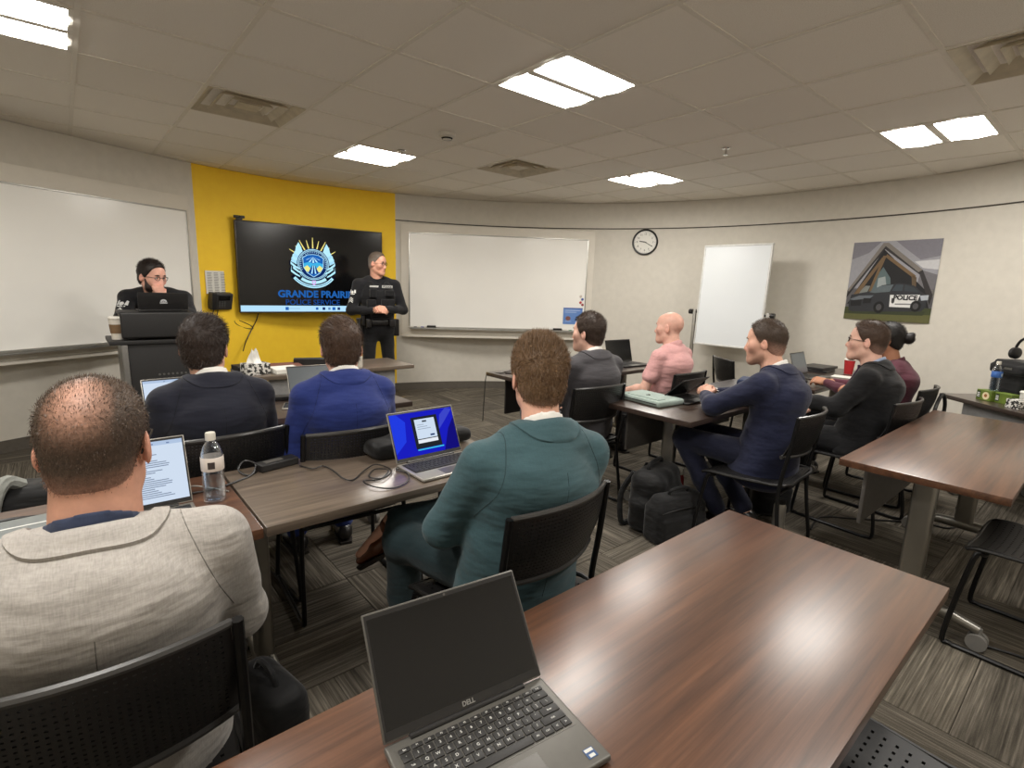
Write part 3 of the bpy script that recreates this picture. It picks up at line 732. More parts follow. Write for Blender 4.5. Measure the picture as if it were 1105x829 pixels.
            if 'grey' in hair:
                f = np.clip((.07 - q[:, 2]) / .05, 0, 1) * hair['grey'][1]; c = c * (1 - f[:, None]) + np.array(hair['grey'][0]) * f[:, None]
            return c
        hm = sdf_mesh('hair', H, .0065 if hair.get('strands') else .008, (), hcol)
        ho = link_mesh('hair', hm, M_HAIR, root)
        if hair.get('strands'):
            n = len(hm.vertices); V = np.empty(n * 3, np.float32); hm.vertices.foreach_get('co', V); V = V.reshape(-1, 3).astype(float)
            Nn = np.empty(n * 3, np.float32); hm.vertices.foreach_get('normal', Nn); Nn = Nn.reshape(-1, 3).astype(float)
            q = inv(V); ok = np.linalg.norm((q - (0, -.014, .03)) / (1, 1.25, 1.15), axis=1) > .066
            rs = np.random.RandomState(3); pick = rs.choice(np.nonzero(ok)[0], hair['strands']); V = V[pick] + rs.normal(0, .0022, (len(pick), 3)); Nn = Nn[pick]; q = q[pick]
            keep = np.ones(len(q), bool)
            if 'thin' in hair:
                d = np.sqrt(q[:, 0] ** 2 + ((q[:, 1] - hair['thin'][2]) / 1.25) ** 2); f = np.clip(1 - d / hair['thin'][1], 0, 1) ** .7 * hair['thin'][0] * np.clip((q[:, 2] - .015) / .05, 0, 1); keep = rs.rand(len(q)) > f * 1.05
            V, Nn, q = V[keep], Nn[keep], q[keep]
            up = np.clip((q[:, 2] - .02) / .08, 0, 1)[:, None]
            L = hair['len'][0] * (1 - up) + hair['len'][1] * up; comb = np.array(hair.get('comb', (0, .3, 0)))
            lean = ((comb * up + np.array((0, -.25, -.75)) * (1 - up)) @ R.T)
            base = np.tile(hc, (len(q), 1))
            if 'fade' in hair:
                f = np.clip((hair['fade'][1] - q[:, 2] + .25 * q[:, 1]) / .075, 0, 1) * hair['fade'][0]; base = base * (1 - f[:, None]) + sk * .6 * f[:, None]
            strands('hair_strand', V, Nn, L, hair.get('sw', .0006), lean, M_STRAND, ho, base * 1.15, 5)
    if face.get('beard'):
        bc = np.array(face['beard'])
        bm_ = [ell(hp(0, .018, -.074), np.array((.067, .066, .053)) * hs, R, k=.02), cap(hp(0, .076, -.11), hp(0, .066, -.105), .024 * hs, .022 * hs, k=.02), cap(hp(-.022, .084, -.057), hp(.022, .084, -.057), .006 * hs, .006 * hs, k=.01)]
        bm_ += [cap(hp(t * .068, .016, -.015), hp(t * .06, .03, -.07), .010 * hs, .017 * hs, k=.02) for t in (-1, 1)]
        bm_ += [ell(hp(0, .092, -.075), np.array((.019, .02, .008)) * hs, R, k=.004, op='sub'), cut(hp(0, .002, 0), R @ np.array((0, -1, .1)))]
        link_mesh('beard', sdf_mesh('beard', bm_, .006, (), lambda V: np.tile(bc, (len(V), 1))), M_HAIR, root)
    if glasses:
        mb = MB(); T = lambda p: Vector(hp(*p))
        for t in (-1, 1):
            mb.tube([T((t * .033 + .021 * math.cos(a), .101 - .006 * abs(math.cos(a)), .003 + .0145 * math.sin(a) * (1.1 if math.sin(a) > 0 else .95))) for a in np.linspace(0, 2 * PI, 18, endpoint=False)], .0019 * hs, 6, True)
            mb.tube([T((t * .053, .096, .008)), T((t * .072, .08, .01)), T((t * .079, .03, .008)), T((t * .08, -.012, .005)), T((t * .076, -.028, -.012))], .0019 * hs, 6)
        mb.tube([T((-.013, .1, .008)), T((0, .106, .012)), T((.013, .1, .008))], .0018 * hs, 6)
        mb.build('glasses', glasses, root)
    # ---- clothes
    kind = top['kind']; o = {'suit': .0, 'polo': -.014, 'blouse': -.014, 'uniform': -.004}[kind]
    sk_w = w
    top_pt = g['nb'] - (0, 0, .045)
    Jk = [ecap(g['pel'] + (0, 0, .0), g['wai'], (.172 * w + o, .135 + o), (.162 * w + o, .122 + o), k=.05), ecap(g['wai'], g['che'], (.162 * w + o, .122 + o), (.182 * w + o, .13 + o), k=.06),
          ecap(g['che'], top_pt, (.182 * w + o, .13 + o), (.125, .075 + o), k=.06)]
    for n in 'LR':
        a, e_, w_ = g['sh' + n], g['el' + n], g['wr' + n]; t = -1 if n == 'L' else 1
        Jk += [cap(top_pt + (t * .045, 0, .02), a, .05 + o * .6, .058 + o, k=.045)]
        if kind == 'polo':
            m_ = a + (e_ - a) * .6; Jk += [cap(a, m_, .062 + o * .3, .06, k=.03), cut(m_ + (e_ - a) * .2, e_ - a) if False else cap(m_, m_ + (e_ - a) * .02, .06, .058, k=.01)]
        else:
            end = e_ + (w_ - e_) * .97
            Jk += [cap(a, e_, .068 * w + o, .057 + o * .7, k=.035), cap(e_, e_ + (w_ - e_) * .5, .057 + o * .7, .05 + o * .6, k=.03), cap(e_ + (w_ - e_) * .5, end, .05 + o * .6, .037 + o * .3, k=.02)]
    Jk += [cap(g['nb'] + (t * .04, -.012, -.015), (g['sh' + n] + top_pt) / 2 + (0, -.008, .035), .05 + o * .4, .056 + o * .6, k=.05) for t, n in ((-1, 'L'), (1, 'R'))] + [ecap(g['nb'] + (0, -.02, -.04), g['che'] + (0, -.03, .02), (.1, .08 + o), (.15, .1 + o), k=.06)]
    if kind == 'suit':
        sk_ = top.get('skirt', (0, .0, .47)); Jk += [ecap(g['wai'] + (0, 0, -.04), np.array(sk_), (.165 * w, .125), top.get('skirt_r', (.2 * w, .155)), k=.06, flat=.5)]
        for f in top.get('add', ()): Jk.append(f)
        if top.get('fold', 1): Jk.append(wrinkle(.0035 * top.get('fold', 1), 22, 17, 30, yaw + loc[0])); Jk.append(wrinkle(.0018 * top.get('fold', 1), 52, 31, 71, loc[1]))
        Jk += [ecap(g['che'] + (0, .10, -.04), g['nb'] + (0, .10, .0), (.012, .05), (.062, .07), k=.012, op='sub')]
    else:
        Jk.append(wrinkle(.003, 25, 21, 38, loc[0]))
    c_m = top['mat']
    jo = link_mesh({'suit': 'jacket', 'polo': 'polo_shirt', 'blouse': 'blouse', 'uniform': 'uniform_shirt'}[kind], sdf_mesh('top', Jk, cres), c_m, root)
    if kind == 'suit' and top.get('seams'): jacket_seams(jo, g, top['seams'], root)
    nd = hp(0, -.022, -.05) - (g['nb'] - (0, 0, .05)); nd /= np.linalg.norm(nd); nb = g['nb']
    if kind == 'suit':
        # the shirt under it and its collar, then the jacket collar folded over
        Sh = [ecap(g['wai'] + (0, .02, 0), g['che'], (.14 * w, .10), (.15 * w, .118), k=.05), ecap(g['che'], top_pt, (.15 * w, .118), (.09, .06), k=.05),
              ecap(nb - nd * .04, nb + nd * .075, (neck_r + .012, neck_r + .010), (neck_r + .008, neck_r + .007), k=.02), cut(nb + nd * .05, nd + np.array((0, .36, 0)), k=.006)]
        link_mesh('shirt', sdf_mesh('shirt', Sh, .008), shirt or M_SHIRTW, root)
        jacket_collar(jo, nb, nd, neck_r, top.get('collar', c_m), root)
        if tie is not None:
            mb = MB(); p0 = g['che'] + (0, .125, -.1); p1 = nb + nd * .0 + (0, .075, 0)
            mb.tube([p1, (p1 + p0) / 2 + (0, .03, 0), p0], [.016, .022, .03], 8); mb.tube([p1 + (0, .004, .012), p1 + (0, .006, -.03)], [.02, .015], 8); mb.build('necktie', tie, root)
    else:
        cr = top.get('collar_h', .045)
        Co = [ecap(nb - nd * .06, nb + nd * .07, (neck_r + .03, neck_r + .022), (neck_r + .01, neck_r + .01), k=.02), cut(nb + nd * cr, nd + np.array((0, .45, 0)), k=.006), cut(nb - nd * .05, -nd)]
        if top.get('open'): Co.append(ecap(nb + (0, .1, -.1), nb + (0, .1, .1), (.03, .06), (.045, .07), k=.01, op='sub'))
        link_mesh('shirt_collar', sdf_mesh('shirt_collar', Co, .007), top.get('collar', c_m), root)
    for n in 'LR':
        if n in hands and kind == 'suit':
            a = g['wr' + n]; d = g['el' + n] - a; d /= np.linalg.norm(d); MB().cyl(a - d * .006, a + d * .03, .033, .036, 14).build('shirt_cuff', shirt or M_SHIRTW, root)
    Tr = [ecap(g['pel'] + (0, 0, -.01), g['wai'] + (0, 0, -.06), (.165 * w, .125), (.15 * w, .11), k=.05)]
    for n in 'LR':
        h, kn, an = g['hip' + n], g['kn' + n], g['an' + n]
        Tr += [cap(h, kn, .092, .068, k=.05), cap(kn, kn + (an - kn) * .55, .068, .06, k=.03), cap(kn + (an - kn) * .55, an + (kn - an) * .05, .06, .055, k=.03)]
    Tr.append(wrinkle(.004, 28, 33, 30, loc[0] * 3))
    for n in 'LR': pass
    link_mesh('trousers', sdf_mesh('trousers', Tr, cres * 1.15), bottom, root)
    for n in 'LR':
        an, toe = g['an' + n], g['toe' + n]; f = toe - an; f[2] = 0; f /= max(np.linalg.norm(f), 1e-6); sd_ = np.array((f[1], -f[0], 0)); up = np.array((0, 0, 1.))
        if 'foot' in top and n in top['foot']: f, up = [np.array(v, float) / np.linalg.norm(v) for v in top['foot'][n]]; sd_ = np.cross(f, up)
        c = lambda a, b, h: an + f * a + sd_ * b + up * h
        Q = [ecap(c(-.045, 0, -.05), c(.1, 0, -.05), (.036, .036), (.045, .03), side=sd_, k=.02), ecap(c(.1, 0, -.058), c(.19, 0, -.064), (.045, .026), (.03, .017), side=sd_, k=.02), cap(c(-.03, 0, -.03), c(.02, 0, -.01), .042, .04, k=.02), cut(c(0, 0, -.09), -up)]
        so = link_mesh('shoe', sdf_mesh('shoe', Q, .009), shoe_m or M_SHOE_BLACK, root)
        mb = MB(); pl = [(-.085, -.03), (-.085, .03), (-.03, .04), (.06, .044), (.13, .048), (.19, .036), (.222, .0), (.19, -.036), (.13, -.048), (.06, -.044), (-.03, -.04)]
        A = [mb.bm.verts.new(c(a, b, -.094)) for a, b in pl]; Bv = [mb.bm.verts.new(c(a, b, -.08)) for a, b in pl]; k = len(pl)
        mb.bm.faces.new(A); mb.bm.faces.new(Bv); [mb.bm.faces.new((A[i], A[(i + 1) % k], Bv[(i + 1) % k], Bv[i])) for i in range(k)]
        mb.build('sole', M_SOLE, so)
    root['_inv'] = 0; del root['_inv']
    return root, g, hp, R, nd
M_SHOE_BLACK = plain('black_leather', srgb(24, 22, 22), .35); M_SHOE_BROWN = plain('brown_leather', srgb(92, 52, 30), .28, var=.25, scale=18); M_SOLE = plain('shoe_sole', srgb(28, 22, 18), .7)
# ------------------------------------------------------------------ tables
M_WALNUT = walnut('walnut_laminate', srgb(58, 36, 25), srgb(108, 72, 50)); M_GREYOAK = walnut('grey_oak_laminate', srgb(76, 66, 57), srgb(122, 108, 94)); M_DARKWAL = walnut('dark_walnut_laminate', srgb(42, 32, 28), srgb(72, 58, 50))
M_STEEL = plain('satin_steel', srgb(150, 147, 140), .35, .9, var=.06, scale=8); M_MODESTY = plain('modesty_panel', srgb(88, 85, 82), .55); M_DKMOD = plain('dark_modesty_panel', srgb(40, 38, 38), .55); M_LTMOD = plain('light_modesty_panel', srgb(150, 150, 150), .55); M_RUBBER = plain('caster_rubber', srgb(120, 118, 114), .5)
TH = .735
def make_table(label, x0, x1, y0, y1, top=None, legs=(.26, .26), mod=(1, .3, None), rz=0.0, center=None, group='classroom tables'):
    L, D = x1 - x0, y1 - y0; c = center or ((x0 + x1) / 2, (y0 + y1) / 2)
    t = thing('table', label, 'table', (c[0], c[1], 0), rz, group)
    MB().box((-L / 2, -D / 2, TH - .032), (L / 2, D / 2, TH), .004).build('table_top', top or M_WALNUT, t, 30)
    for k, s in enumerate((-1, 1)):
        if legs[k] is None: continue
        x = s * (L / 2 - legs[k]); mb = MB()
        mb.box((x - .028, -.045, .1), (x + .028, .045, TH - .05), .02, 3)
        lg = mb.build('leg', M_STEEL, t)
        mb = MB(); mb.box((x - .03, -D / 2 + .06, TH - .05), (x + .03, D / 2 - .06, TH - .032), .004); mb.build('top_bracket', M_STEEL, lg)
        for q in (-1, 1):
            mb = MB(); P = [(x, q * .0, .12), (x, q * .12, .115), (x, q * (D / 2 - .03), .085)]
            mb.tube([Vector(p) for p in P], [.034, .028, .02], 10); mb.build('foot', M_STEEL, lg)
            y = q * (D / 2 - .03); mb = MB(); mb.cyl((x - .026, y, .036), (x - .006, y, .036), .036, n=18).cyl((x + .006, y, .036), (x + .026, y, .036), .036, n=18); mb.cyl((x - .006, y, .036), (x + .006, y, .036), .02, n=12).cyl((x, y, .06), (x, y, .095), .012); mb.build('caster', M_RUBBER, lg)
    if mod:
        y = mod[0] * (D / 2 - .07); MB().box((-L / 2 + .16, y - .008, TH - .032 - mod[1]), (L / 2 - .16, y + .008, TH - .033), .003).build('modesty_panel', mod[2] or M_MODESTY, t)
    return t
make_table('long walnut table in the foreground under the open dark laptop', -.15, 1.64, .19, .775, legs=(.26, .3))
make_table('bare walnut table at right in front of the boxes on the wall', 2.60, 4.33, .18, .755, legs=(.21, .3))
make_table('grey brown wooden table with the blue screen laptop and coiled cable', .385, 1.40, 1.535, 2.10, top=M_GREYOAK, legs=(.04, .2), mod=None)
make_table('walnut table left in front of the man in the grey suit', -1.35, .378, 1.535, 2.10, legs=(.3, .2), mod=None)
make_table('dark walnut table in front of the two men in navy and blue suits', .2, 1.58, 2.79, 3.37, top=M_DARKWAL, mod=(1, .3, M_DKMOD))
make_table('presenter table by the yellow wall holding the tissue box', .96, 2.34, 4.1, 4.62, top=M_GREYOAK, mod=(-1, .32, M_LTMOD))
make_table('dark table under the mint sleeve and the clasped hands', 2.60, 4.3, 1.5, 2.12, top=M_DARKWAL, legs=(.3, .3))
make_table('dark table in front of the bald man in pink', 2.66, 4.42, 2.86, 3.46, top=M_DARKWAL, legs=(.3, .3), mod=(1, .34, M_DKMOD))
make_table('dark table before the woman, carrying the red cup and grey laptop', 4.36, 5.98, 1.5, 2.07, top=M_DARKWAL, mod=None)
_a = math.atan2(-.755, -.655); _e1 = Vector((-.655, -.755)); _e2 = Vector((.755, -.655)); _c = Vector((5.18, .89)) + _e1 * .8 + _e2 * .3
make_table('dark side table against the right wall holding green boxes', 0, 1.6, 0, .6, top=M_DARKWAL, rz=_a, center=(_c.x, _c.y), mod=(-1, .3, M_LTMOD))
# ------------------------------------------------------------------ chairs: perforated shell on a sled frame
M_CHAIR = plain('chair_shell', srgb(24, 23, 23), .42, var=.1, scale=20, bump=.05); M_RIM = plain('chair_rim', srgb(58, 57, 56), .32); M_TUBE = plain('chair_tube', srgb(20, 20, 21), .35, .3)
def perforated(nx, nz, hole, fn, th):
    """grid shell with a rectangular hole in every cell"""
    us = sorted({0.0, 1.0} | {(i + .5 - hole / 2) / nx for i in range(nx)} | {(i + .5 + hole / 2) / nx for i in range(nx)}); vs = sorted({0.0, 1.0} | {(i + .5 - hole * .35) / nz for i in range(nz)} | {(i + .5 + hole * .35) / nz for i in range(nz)})
    bm = bmesh.new(); A = [[bm.verts.new(fn(u, v)) for v in vs] for u in us]
    for i in range(len(us) - 1):
        for j in range(len(vs) - 1):
            if i % 2 and j % 2 and 1 < i < len(us) - 3 and 1 < j < len(vs) - 3: continue
            bm.faces.new((A[i][j], A[i + 1][j], A[i + 1][j + 1], A[i][j + 1]))
    bmesh.ops.recalc_face_normals(bm, faces=bm.faces); r = bmesh.ops.solidify(bm, geom=bm.faces[:], thickness=th)
    me = bpy.data.meshes.new('shell'); bm.to_mesh(me); bm.free(); me.polygons.foreach_set('use_smooth', [True] * len(me.polygons)); me.set_sharp_from_angle(angle=.7); return me
def back_pt(u, v):
    x = (u - .5) * .43 * (1 - .04 * v); y = -.235 - .055 * v + .055 * (2 * u - 1) ** 2 - .012 * math.sin(PI * v); z = .625 + .215 * v + .012 * (1 - (2 * u - 1) ** 2) * (v - .3); return (x, y, z)
def seat_pt(u, v):
    x = (u - .5) * (.46 - .04 * (1 - v)); y = -.21 + .44 * v; z = .445 + .018 * (2 * u - 1) ** 2 - .03 * max(0, v - .82) * 4 * (v - .82) * 5 + .02 * max(0, .2 - v) * 5; return (x, y, z)
def make_chair(label, loc, rz):
    t = thing('chair', label, 'chair', loc, rz, 'black stacking chairs')
    link_mesh('backrest', perforated(34, 19, .42, back_pt, .006), M_CHAIR, t)
    mb = MB(); n = 14
    top = [Vector(back_pt(i / n, 1.0)) for i in range(n + 1)]; bot = [Vector(back_pt(i / n, 0.0)) for i in range(n + 1)]
    mb.tube([p + Vector((0, .004, 0)) for p in top], .0085, 8).build('back_rim', M_RIM, t); MB().tube([p + Vector((0, .004, 0)) for p in bot], .011, 8).build('back_rim', M_RIM, t)
    link_mesh('seat', perforated(20, 18, .36, seat_pt, .009), M_CHAIR, t)
    mb = MB(); mb.tube([Vector(seat_pt(u, v)) + Vector((0, 0, -.006)) for u, v in [(0, 0), (0, .5), (0, .9), (.06, 1), (.5, 1), (.94, 1), (1, .9), (1, .5), (1, 0), (.5, 0)]], .009, 8, True, 3); mb.build('seat_rim', M_CHAIR, t)
    for s in (-1, 1):
        x = s * .222
        mb = MB(); mb.tube([(x * .98, -.235, .845), (x, -.215, .66), (x * 1.02, -.19, .47), (x * 1.06, -.2, .3), (x * 1.1, -.235, .05), (x * 1.1, -.2, .013), (x * 1.1, -.1, .011), (x * 1.1, .15, .011), (x * 1.1, .22, .013), (x * 1.1, .245, .05), (x * 1.03, .2, .40), (x * .93, .17, .43), (x * .5, .165, .432), (0, .165, .432)], .0105, 8, False, 4)
        mb.build('sled_leg', M_TUBE, t)
    MB().tube([(-.225, -.19, .43), (.225, -.19, .43)], .0095, 8).build('cross_bar', M_TUBE, t)
    return t
CH0 = make_chair('black chair holding the man in the grey suit, nearest on the left', (-.01, 1.21, 0), math.radians(-6))
def chair(label, x, y, deg): return dup_tree(CH0, (x, y, 0), math.radians(deg), label)
chair('black chair holding the man in the teal suit, behind the dark laptop', 1.04, 1.225, 4)
chair('black chair under the man in the black navy suit at the front left', .43, 2.45, 4)
chair('black chair under the man in the bright blue suit', .90, 2.26, -4)
chair('black chair under the man in the charcoal suit', 2.57, 2.35, -6)
chair('black chair under the bald man in the pink polo', 3.62, 2.36, 0)
chair('black chair under the man in the navy suit with clasped hands', 2.95, 1.25, 4)
chair('black chair under the man in black suit and glasses', 3.86, 1.03, -4)
chair('black chair under the woman in burgundy', 4.55, 1.08, 0)
chair('empty black chair by the rolling whiteboard, facing right', 4.91, 2.31, -128)
chair('empty black chair at the right edge behind the bare table', 2.98, .06, -2)
chair('empty black chair pushed under the foreground table, seat just showing', 1.14, .1, -2)
# ------------------------------------------------------------------ the people
def wool(name, r, g, b, **k): return fabric(name, srgb(r, g, b), **k)
SKIN1, SKIN2, SKIN3, SKIN4 = srgb(214, 166, 144), srgb(206, 154, 130), srgb(220, 176, 157), srgb(180, 128, 100)
BROWN, DKBROWN, BLACK, MIDB = srgb(74, 54, 38), srgb(44, 32, 25), srgb(22, 19, 18), srgb(92, 72, 52)
M_DKTROUSER = wool('black_trousers', 26, 26, 28)
rad = math.radians
# man in grey, nearest
J = seated_joints(.89, .06, 1.1); J['head'] = (.025, .075, 1.112); J['nb'] = (.01, .0, .935)
J['wrL'] = (-.16, .34, .77); J['wrR'] = (.2, .26, .64); J['elR'] = (.25, .06, .68); J['elL'] = (-.29, .06, .68)
m = wool('grey_check_suit', 158, 153, 147, weave=420, var=.2, wr=.45)
person('man seen from behind in a light grey suit, thinning close-cropped hair and glasses', (-.01, 1.205, 0), rad(-4), J, SKIN2,
       dict(color=srgb(70, 55, 43), top=.008, side=.0035, front=.012, fade=(.95, .008), thin=(.62, .055, -.075), strands=15000, len=(.003, .006), comb=(0, .25, .3), wave=.0006, sw=.0005),
       dict(kind='suit', mat=m, fold=1.0, seams=wool('grey_seam', 112, 108, 103)), wool('grey_suit_trousers', 140, 135, 128), head=(rad(-14), rad(-2), 0), hs=1.04, w=1.08, glasses=M_GLASS_FRAME, face=dict(eyes=True), shirt=wool('navy_shirt', 44, 52, 74), neck_r=.071, res=(.015, .005), cres=.0085)
# front left, black navy suit
J = seated_joints(1.0, .03, .93); J['head'] = (-.005, .03, 1.155)
m = wool('black_navy_suit', 31, 33, 45)
person('man seen from behind in a black navy suit at the front left, short dark hair', (.43, 2.45, 0), rad(2), J, SKIN1,
       dict(color=DKBROWN, top=.022, side=.011, front=0, strands=9000, len=(.008, .022), comb=(.25, .3, .1), wave=.003),
       dict(kind='suit', mat=m, seams=wool('navy_seam_a', 22, 23, 30)), wool('navy_trousers_a', 36, 38, 50), head=(rad(-26), 0, 0), w=.99, cres=.01)
# bright blue suit
J = seated_joints(1.0, .02, .91); J['head'] = (.01, .015, 1.15); J['elL'] = (-.235, -.01, .66)
m = wool('bright_blue_suit', 35, 49, 110)
person('man seen from behind in a bright blue suit with brown hair', (.92, 2.27, 0), rad(-6), J, SKIN1,
       dict(color=srgb(66, 46, 32), top=.022, side=.011, front=0, strands=9000, len=(.009, .024), comb=(-.2, .35, .05), wave=.003),
       dict(kind='suit', mat=m, seams=wool('blue_seam', 24, 34, 78)), wool('blue_trousers', 40, 56, 116), head=(rad(-14), rad(-3), 0), w=.95, cres=.01)
# teal suit
J = seated_joints(.98, .02, 1.03); J['head'] = (.075, .03, 1.165); J['nb'] = (.05, -.045, 1.0); J['che'] = (.025, -.07, .86)
J['shL'] = (-.15, -.05, .93); J['shR'] = (.215, -.06, .925); J['elL'] = (-.235, .06, .70); J['wrL'] = (-.08, .27, .63)
J['knL'] = (-.27, .36, .53); J['anL'] = (-.25, .42, .10); J['toeL'] = (-.28, .58, .035); J['knR'] = (.16, .37, .585); J['anR'] = (-.29, .43, .575); J['toeR'] = (-.40, .48, .44)
m = wool('teal_suit', 60, 86, 92)
person('man seen from behind in a dark teal suit and brown shoes', (1.05, 1.18, 0), rad(-12), J, SKIN1,
       dict(color=srgb(104, 80, 56), top=.020, side=.008, front=0, fade=(.45, -.02), strands=15000, len=(.006, .019), comb=(.1, .3, .5), wave=.003),
       dict(kind='suit', mat=m, seams=wool('teal_seam', 38, 56, 60), foot={'R': ((-.72, .42, -.55), (-.4, .35, .8))}), wool('teal_trousers', 34, 50, 54), M_SHOE_BROWN, head=(rad(-14), 0, 0), w=1.06, cres=.0085, res=(.015, .005))
# charcoal suit
J = seated_joints(.99, -.02, .98); J['elL'] = (-.24, .06, .69); J['wrL'] = (-.14, .28, .66); J['head'] = (0, -.0, 1.16)
m = wool('charcoal_suit', 64, 62, 65)
person('man in a charcoal suit with dark brown hair, turned to the screen', (2.62, 2.31, 0), rad(-8), J, SKIN3,
       dict(color=srgb(52, 38, 29), top=.026, side=.008, front=.006, fade=(.3, -.02), wave=.003, strands=6000, len=(.005, .016), comb=(.1, -.3, .3)), dict(kind='suit', mat=m), wool('charcoal_trousers', 74, 72, 74), head=(rad(22), rad(4), 0), w=1.0)
# bald man in pink
J = seated_joints(1.0, .0, 1.0); J['elL'] = (-.25, -.0, .70); J['wrL'] = (-.2, .23, .64); J['wrR'] = (.05, .26, .64)
m = wool('pink_polo', 212, 162, 160, wr=.4)
r_pink = person('bald man in a pale pink polo shirt with bare forearms', (3.63, 2.37, 0), rad(0), J, srgb(218, 172, 154), None, dict(kind='polo', mat=m, collar_h=.035), wool('grey_trousers', 70, 70, 72),
       head=(rad(16), rad(2), 0), w=1.08, hands={'L': ((.25, .9, -.3), (-.5, .1, .9), .5, .3)}, face=dict(brow=srgb(150, 110, 88), scalp=(srgb(214, 164, 146), .5)), neck_r=.062)
# navy suit, clasped hands
J = seated_joints(1.0, .10, 1.02); J['head'] = (0, .075, 1.175); J['elL'] = (-.21, .24, .80); J['elR'] = (.27, .26, .79); J['wrL'] = (.0, .41, .805); J['wrR'] = (.155, .44, .805)
J['knL'] = (-.15, .44, .54); J['anL'] = (-.06, .22, .105); J['toeL'] = (-.08, .38, .04); J['anR'] = (.1, .12, .105); J['toeR'] = (.1, .28, .04)
m = wool('navy_suit', 30, 34, 58)
person('man in a navy suit with cropped hair and clasped hands on the table', (3.06, 1.27, 0), rad(0), J, SKIN1,
       dict(color=srgb(62, 48, 37), top=.016, side=.0045, front=.0, fade=(.75, .035), wave=.0015, strands=6000, len=(.003, .010), comb=(0, .4, .3)), dict(kind='suit', mat=m, fold=1.3, skirt=(0, .0, .42), skirt_r=(.235, .185), seams=wool('navy_seam_b', 20, 23, 40)), wool('navy_trousers_b', 28, 31, 50), head=(rad(14), rad(-2), 0), w=1.06,
       hands={'L': ((.72, .4, .42), (-.6, .3, .7), .62, .3), 'R': ((-.7, .45, .42), (.6, .3, .7), .62, .3)}, face=dict(stubble=(srgb(140, 105, 88), .4)), cres=.01)
# black suit and glasses
J = seated_joints(1.0, .03, .98); J['head'] = (0, .02, 1.175); J['elL'] = (-.25, .08, .765); J['wrL'] = (-.21, .31, .78); J['wrR'] = (.02, .3, .68)
m = wool('black_suit', 25, 25, 27)
person('man in a black suit, light blue shirt and black rimmed glasses', (3.88, 1.05, 0), rad(4), J, SKIN3,
       dict(color=srgb(66, 49, 38), top=.014, side=.004, front=.002, fade=(.65, .015), wave=.002, strands=6000, len=(.004, .013), comb=(.1, .3, .3)), dict(kind='suit', mat=m), M_DKTROUSER, head=(rad(6), rad(4), 0), w=1.0, glasses=M_GLASS_FRAME,
       hands={'L': ((.3, .9, -.2), (-.4, .1, .9), .4, .3)}, shirt=wool('pale_blue_shirt', 150, 164, 190), tie=fabric('dark_purple_tie', srgb(56, 34, 56)))
# woman in burgundy, hair tied up
J = seated_joints(.93, .05, .86); J['head'] = (0, .04, 1.155); J['elL'] = (-.2, .14, .74); J['wrL'] = (-.05, .38, .79); J['elR'] = (.2, .14, .74); J['wrR'] = (.1, .36, .78)
m = wool('burgundy_knit', 84, 42, 54)
bun = [lambda hp, R, s: ell(hp(0, -.138, .018), np.array((.043, .036, .043)) * s, R, k=.01), lambda hp, R, s: ell(hp(.012, -.150, .045), np.array((.024, .02, .02)) * s, R, k=.012)]
person('woman in a burgundy top and glasses with black hair tied in a bun', (4.57, 1.1, 0), rad(4), J, SKIN4, dict(color=BLACK, top=.012, side=.008, front=-.004, add=bun, wave=.0015, strands=3500, len=(.006, .012), comb=(0, -.6, 0)), dict(kind='blouse', mat=m, collar_h=.03), M_DKTROUSER,
       head=(rad(10), 0, 0), hs=.95, w=.86, glasses=M_GLASS_FRAME, hands={'L': ((.1, .9, .1), (-.6, 0, .8), .5, .3)}, face=dict(jaw=.92, nose=.85), neck_r=.05)
# standing officer
J = standing_joints(0, 1.08); J['wrL'] = (-.025, .245, 1.16); J['wrR'] = (.075, .235, 1.14); J['elL'] = (-.295, .03, 1.14); J['elR'] = (.305, .02, 1.13); J['head'] = (0, .03, 1.66)
M_UNI = wool('black_uniform', 26, 26, 29); M_VEST = fabric('black_vest', srgb(22, 22, 24), wr=.3)
off, g, hp, R, nd = person('standing uniformed officer in black with a vest, glasses and hands joined', (2.78, 5.72, 0), rad(168), J, srgb(216, 160, 136),
       dict(color=srgb(92, 80, 70), top=.008, side=.004, front=-.008, fade=(.5, .03), grey=(srgb(150, 140, 130), .6), wave=.001, strands=5000, len=(.003, .006), comb=(0, .3, .3)), dict(kind='uniform', mat=M_UNI, collar_h=.05), wool('black_uniform_trousers', 24, 24, 26),
       head=(rad(42), rad(-4), 0), w=1.12, glasses=M_GLASS_FRAME, hands={'L': ((.85, .35, .0), (-.2, .8, .5), .45, .3), 'R': ((-.8, .5, .05), (.2, .8, .5), .5, .3)}, neck_r=.066)
V = [ecap((0, -.005, 1.08), (0, -.012, 1.30), (.19, .165), (.205, .168), k=.04), ecap((0, -.012, 1.30), (0, -.012, 1.42), (.2, .165), (.15, .12), k=.05), cut((0, 0, 1.03), (0, 0, -1)), cut((0, 0, 1.465), (0, 0, 1)), ecap((0, .05, 1.52), (0, .05, 1.40), (.08, .12), (.06, .12), k=.02, op='sub')]
V += [cap((t * .265, 0, 1.2), (t * .24, 0, 1.46), .075, .075, k=.02, op='sub') for t in (-1, 1)]
vest = link_mesh('vest', sdf_mesh('vest', V, .01), M_VEST, off)
for x, z, wd, h, d in ((-.11, 1.2, .045, .065, .03), (-.035, 1.2, .035, .065, .03), (.11, 1.2, .05, .06, .03), (.09, 1.33, .035, .05, .025), (-.1, 1.33, .05, .035, .02), (0, 1.1, .12, .03, .02)):
    MB().box((x - wd, .135, z - h), (x + wd, .165 + d, z + h), .012, 3).build('pouch', M_VEST, vest)
Bt = [ecap((0, 0, .985), (0, 0, 1.005), (.198, .162), (.198, .162), k=.01), cut((0, 0, 1.03), (0, 0, 1)), cut((0, 0, .965), (0, 0, -1))]
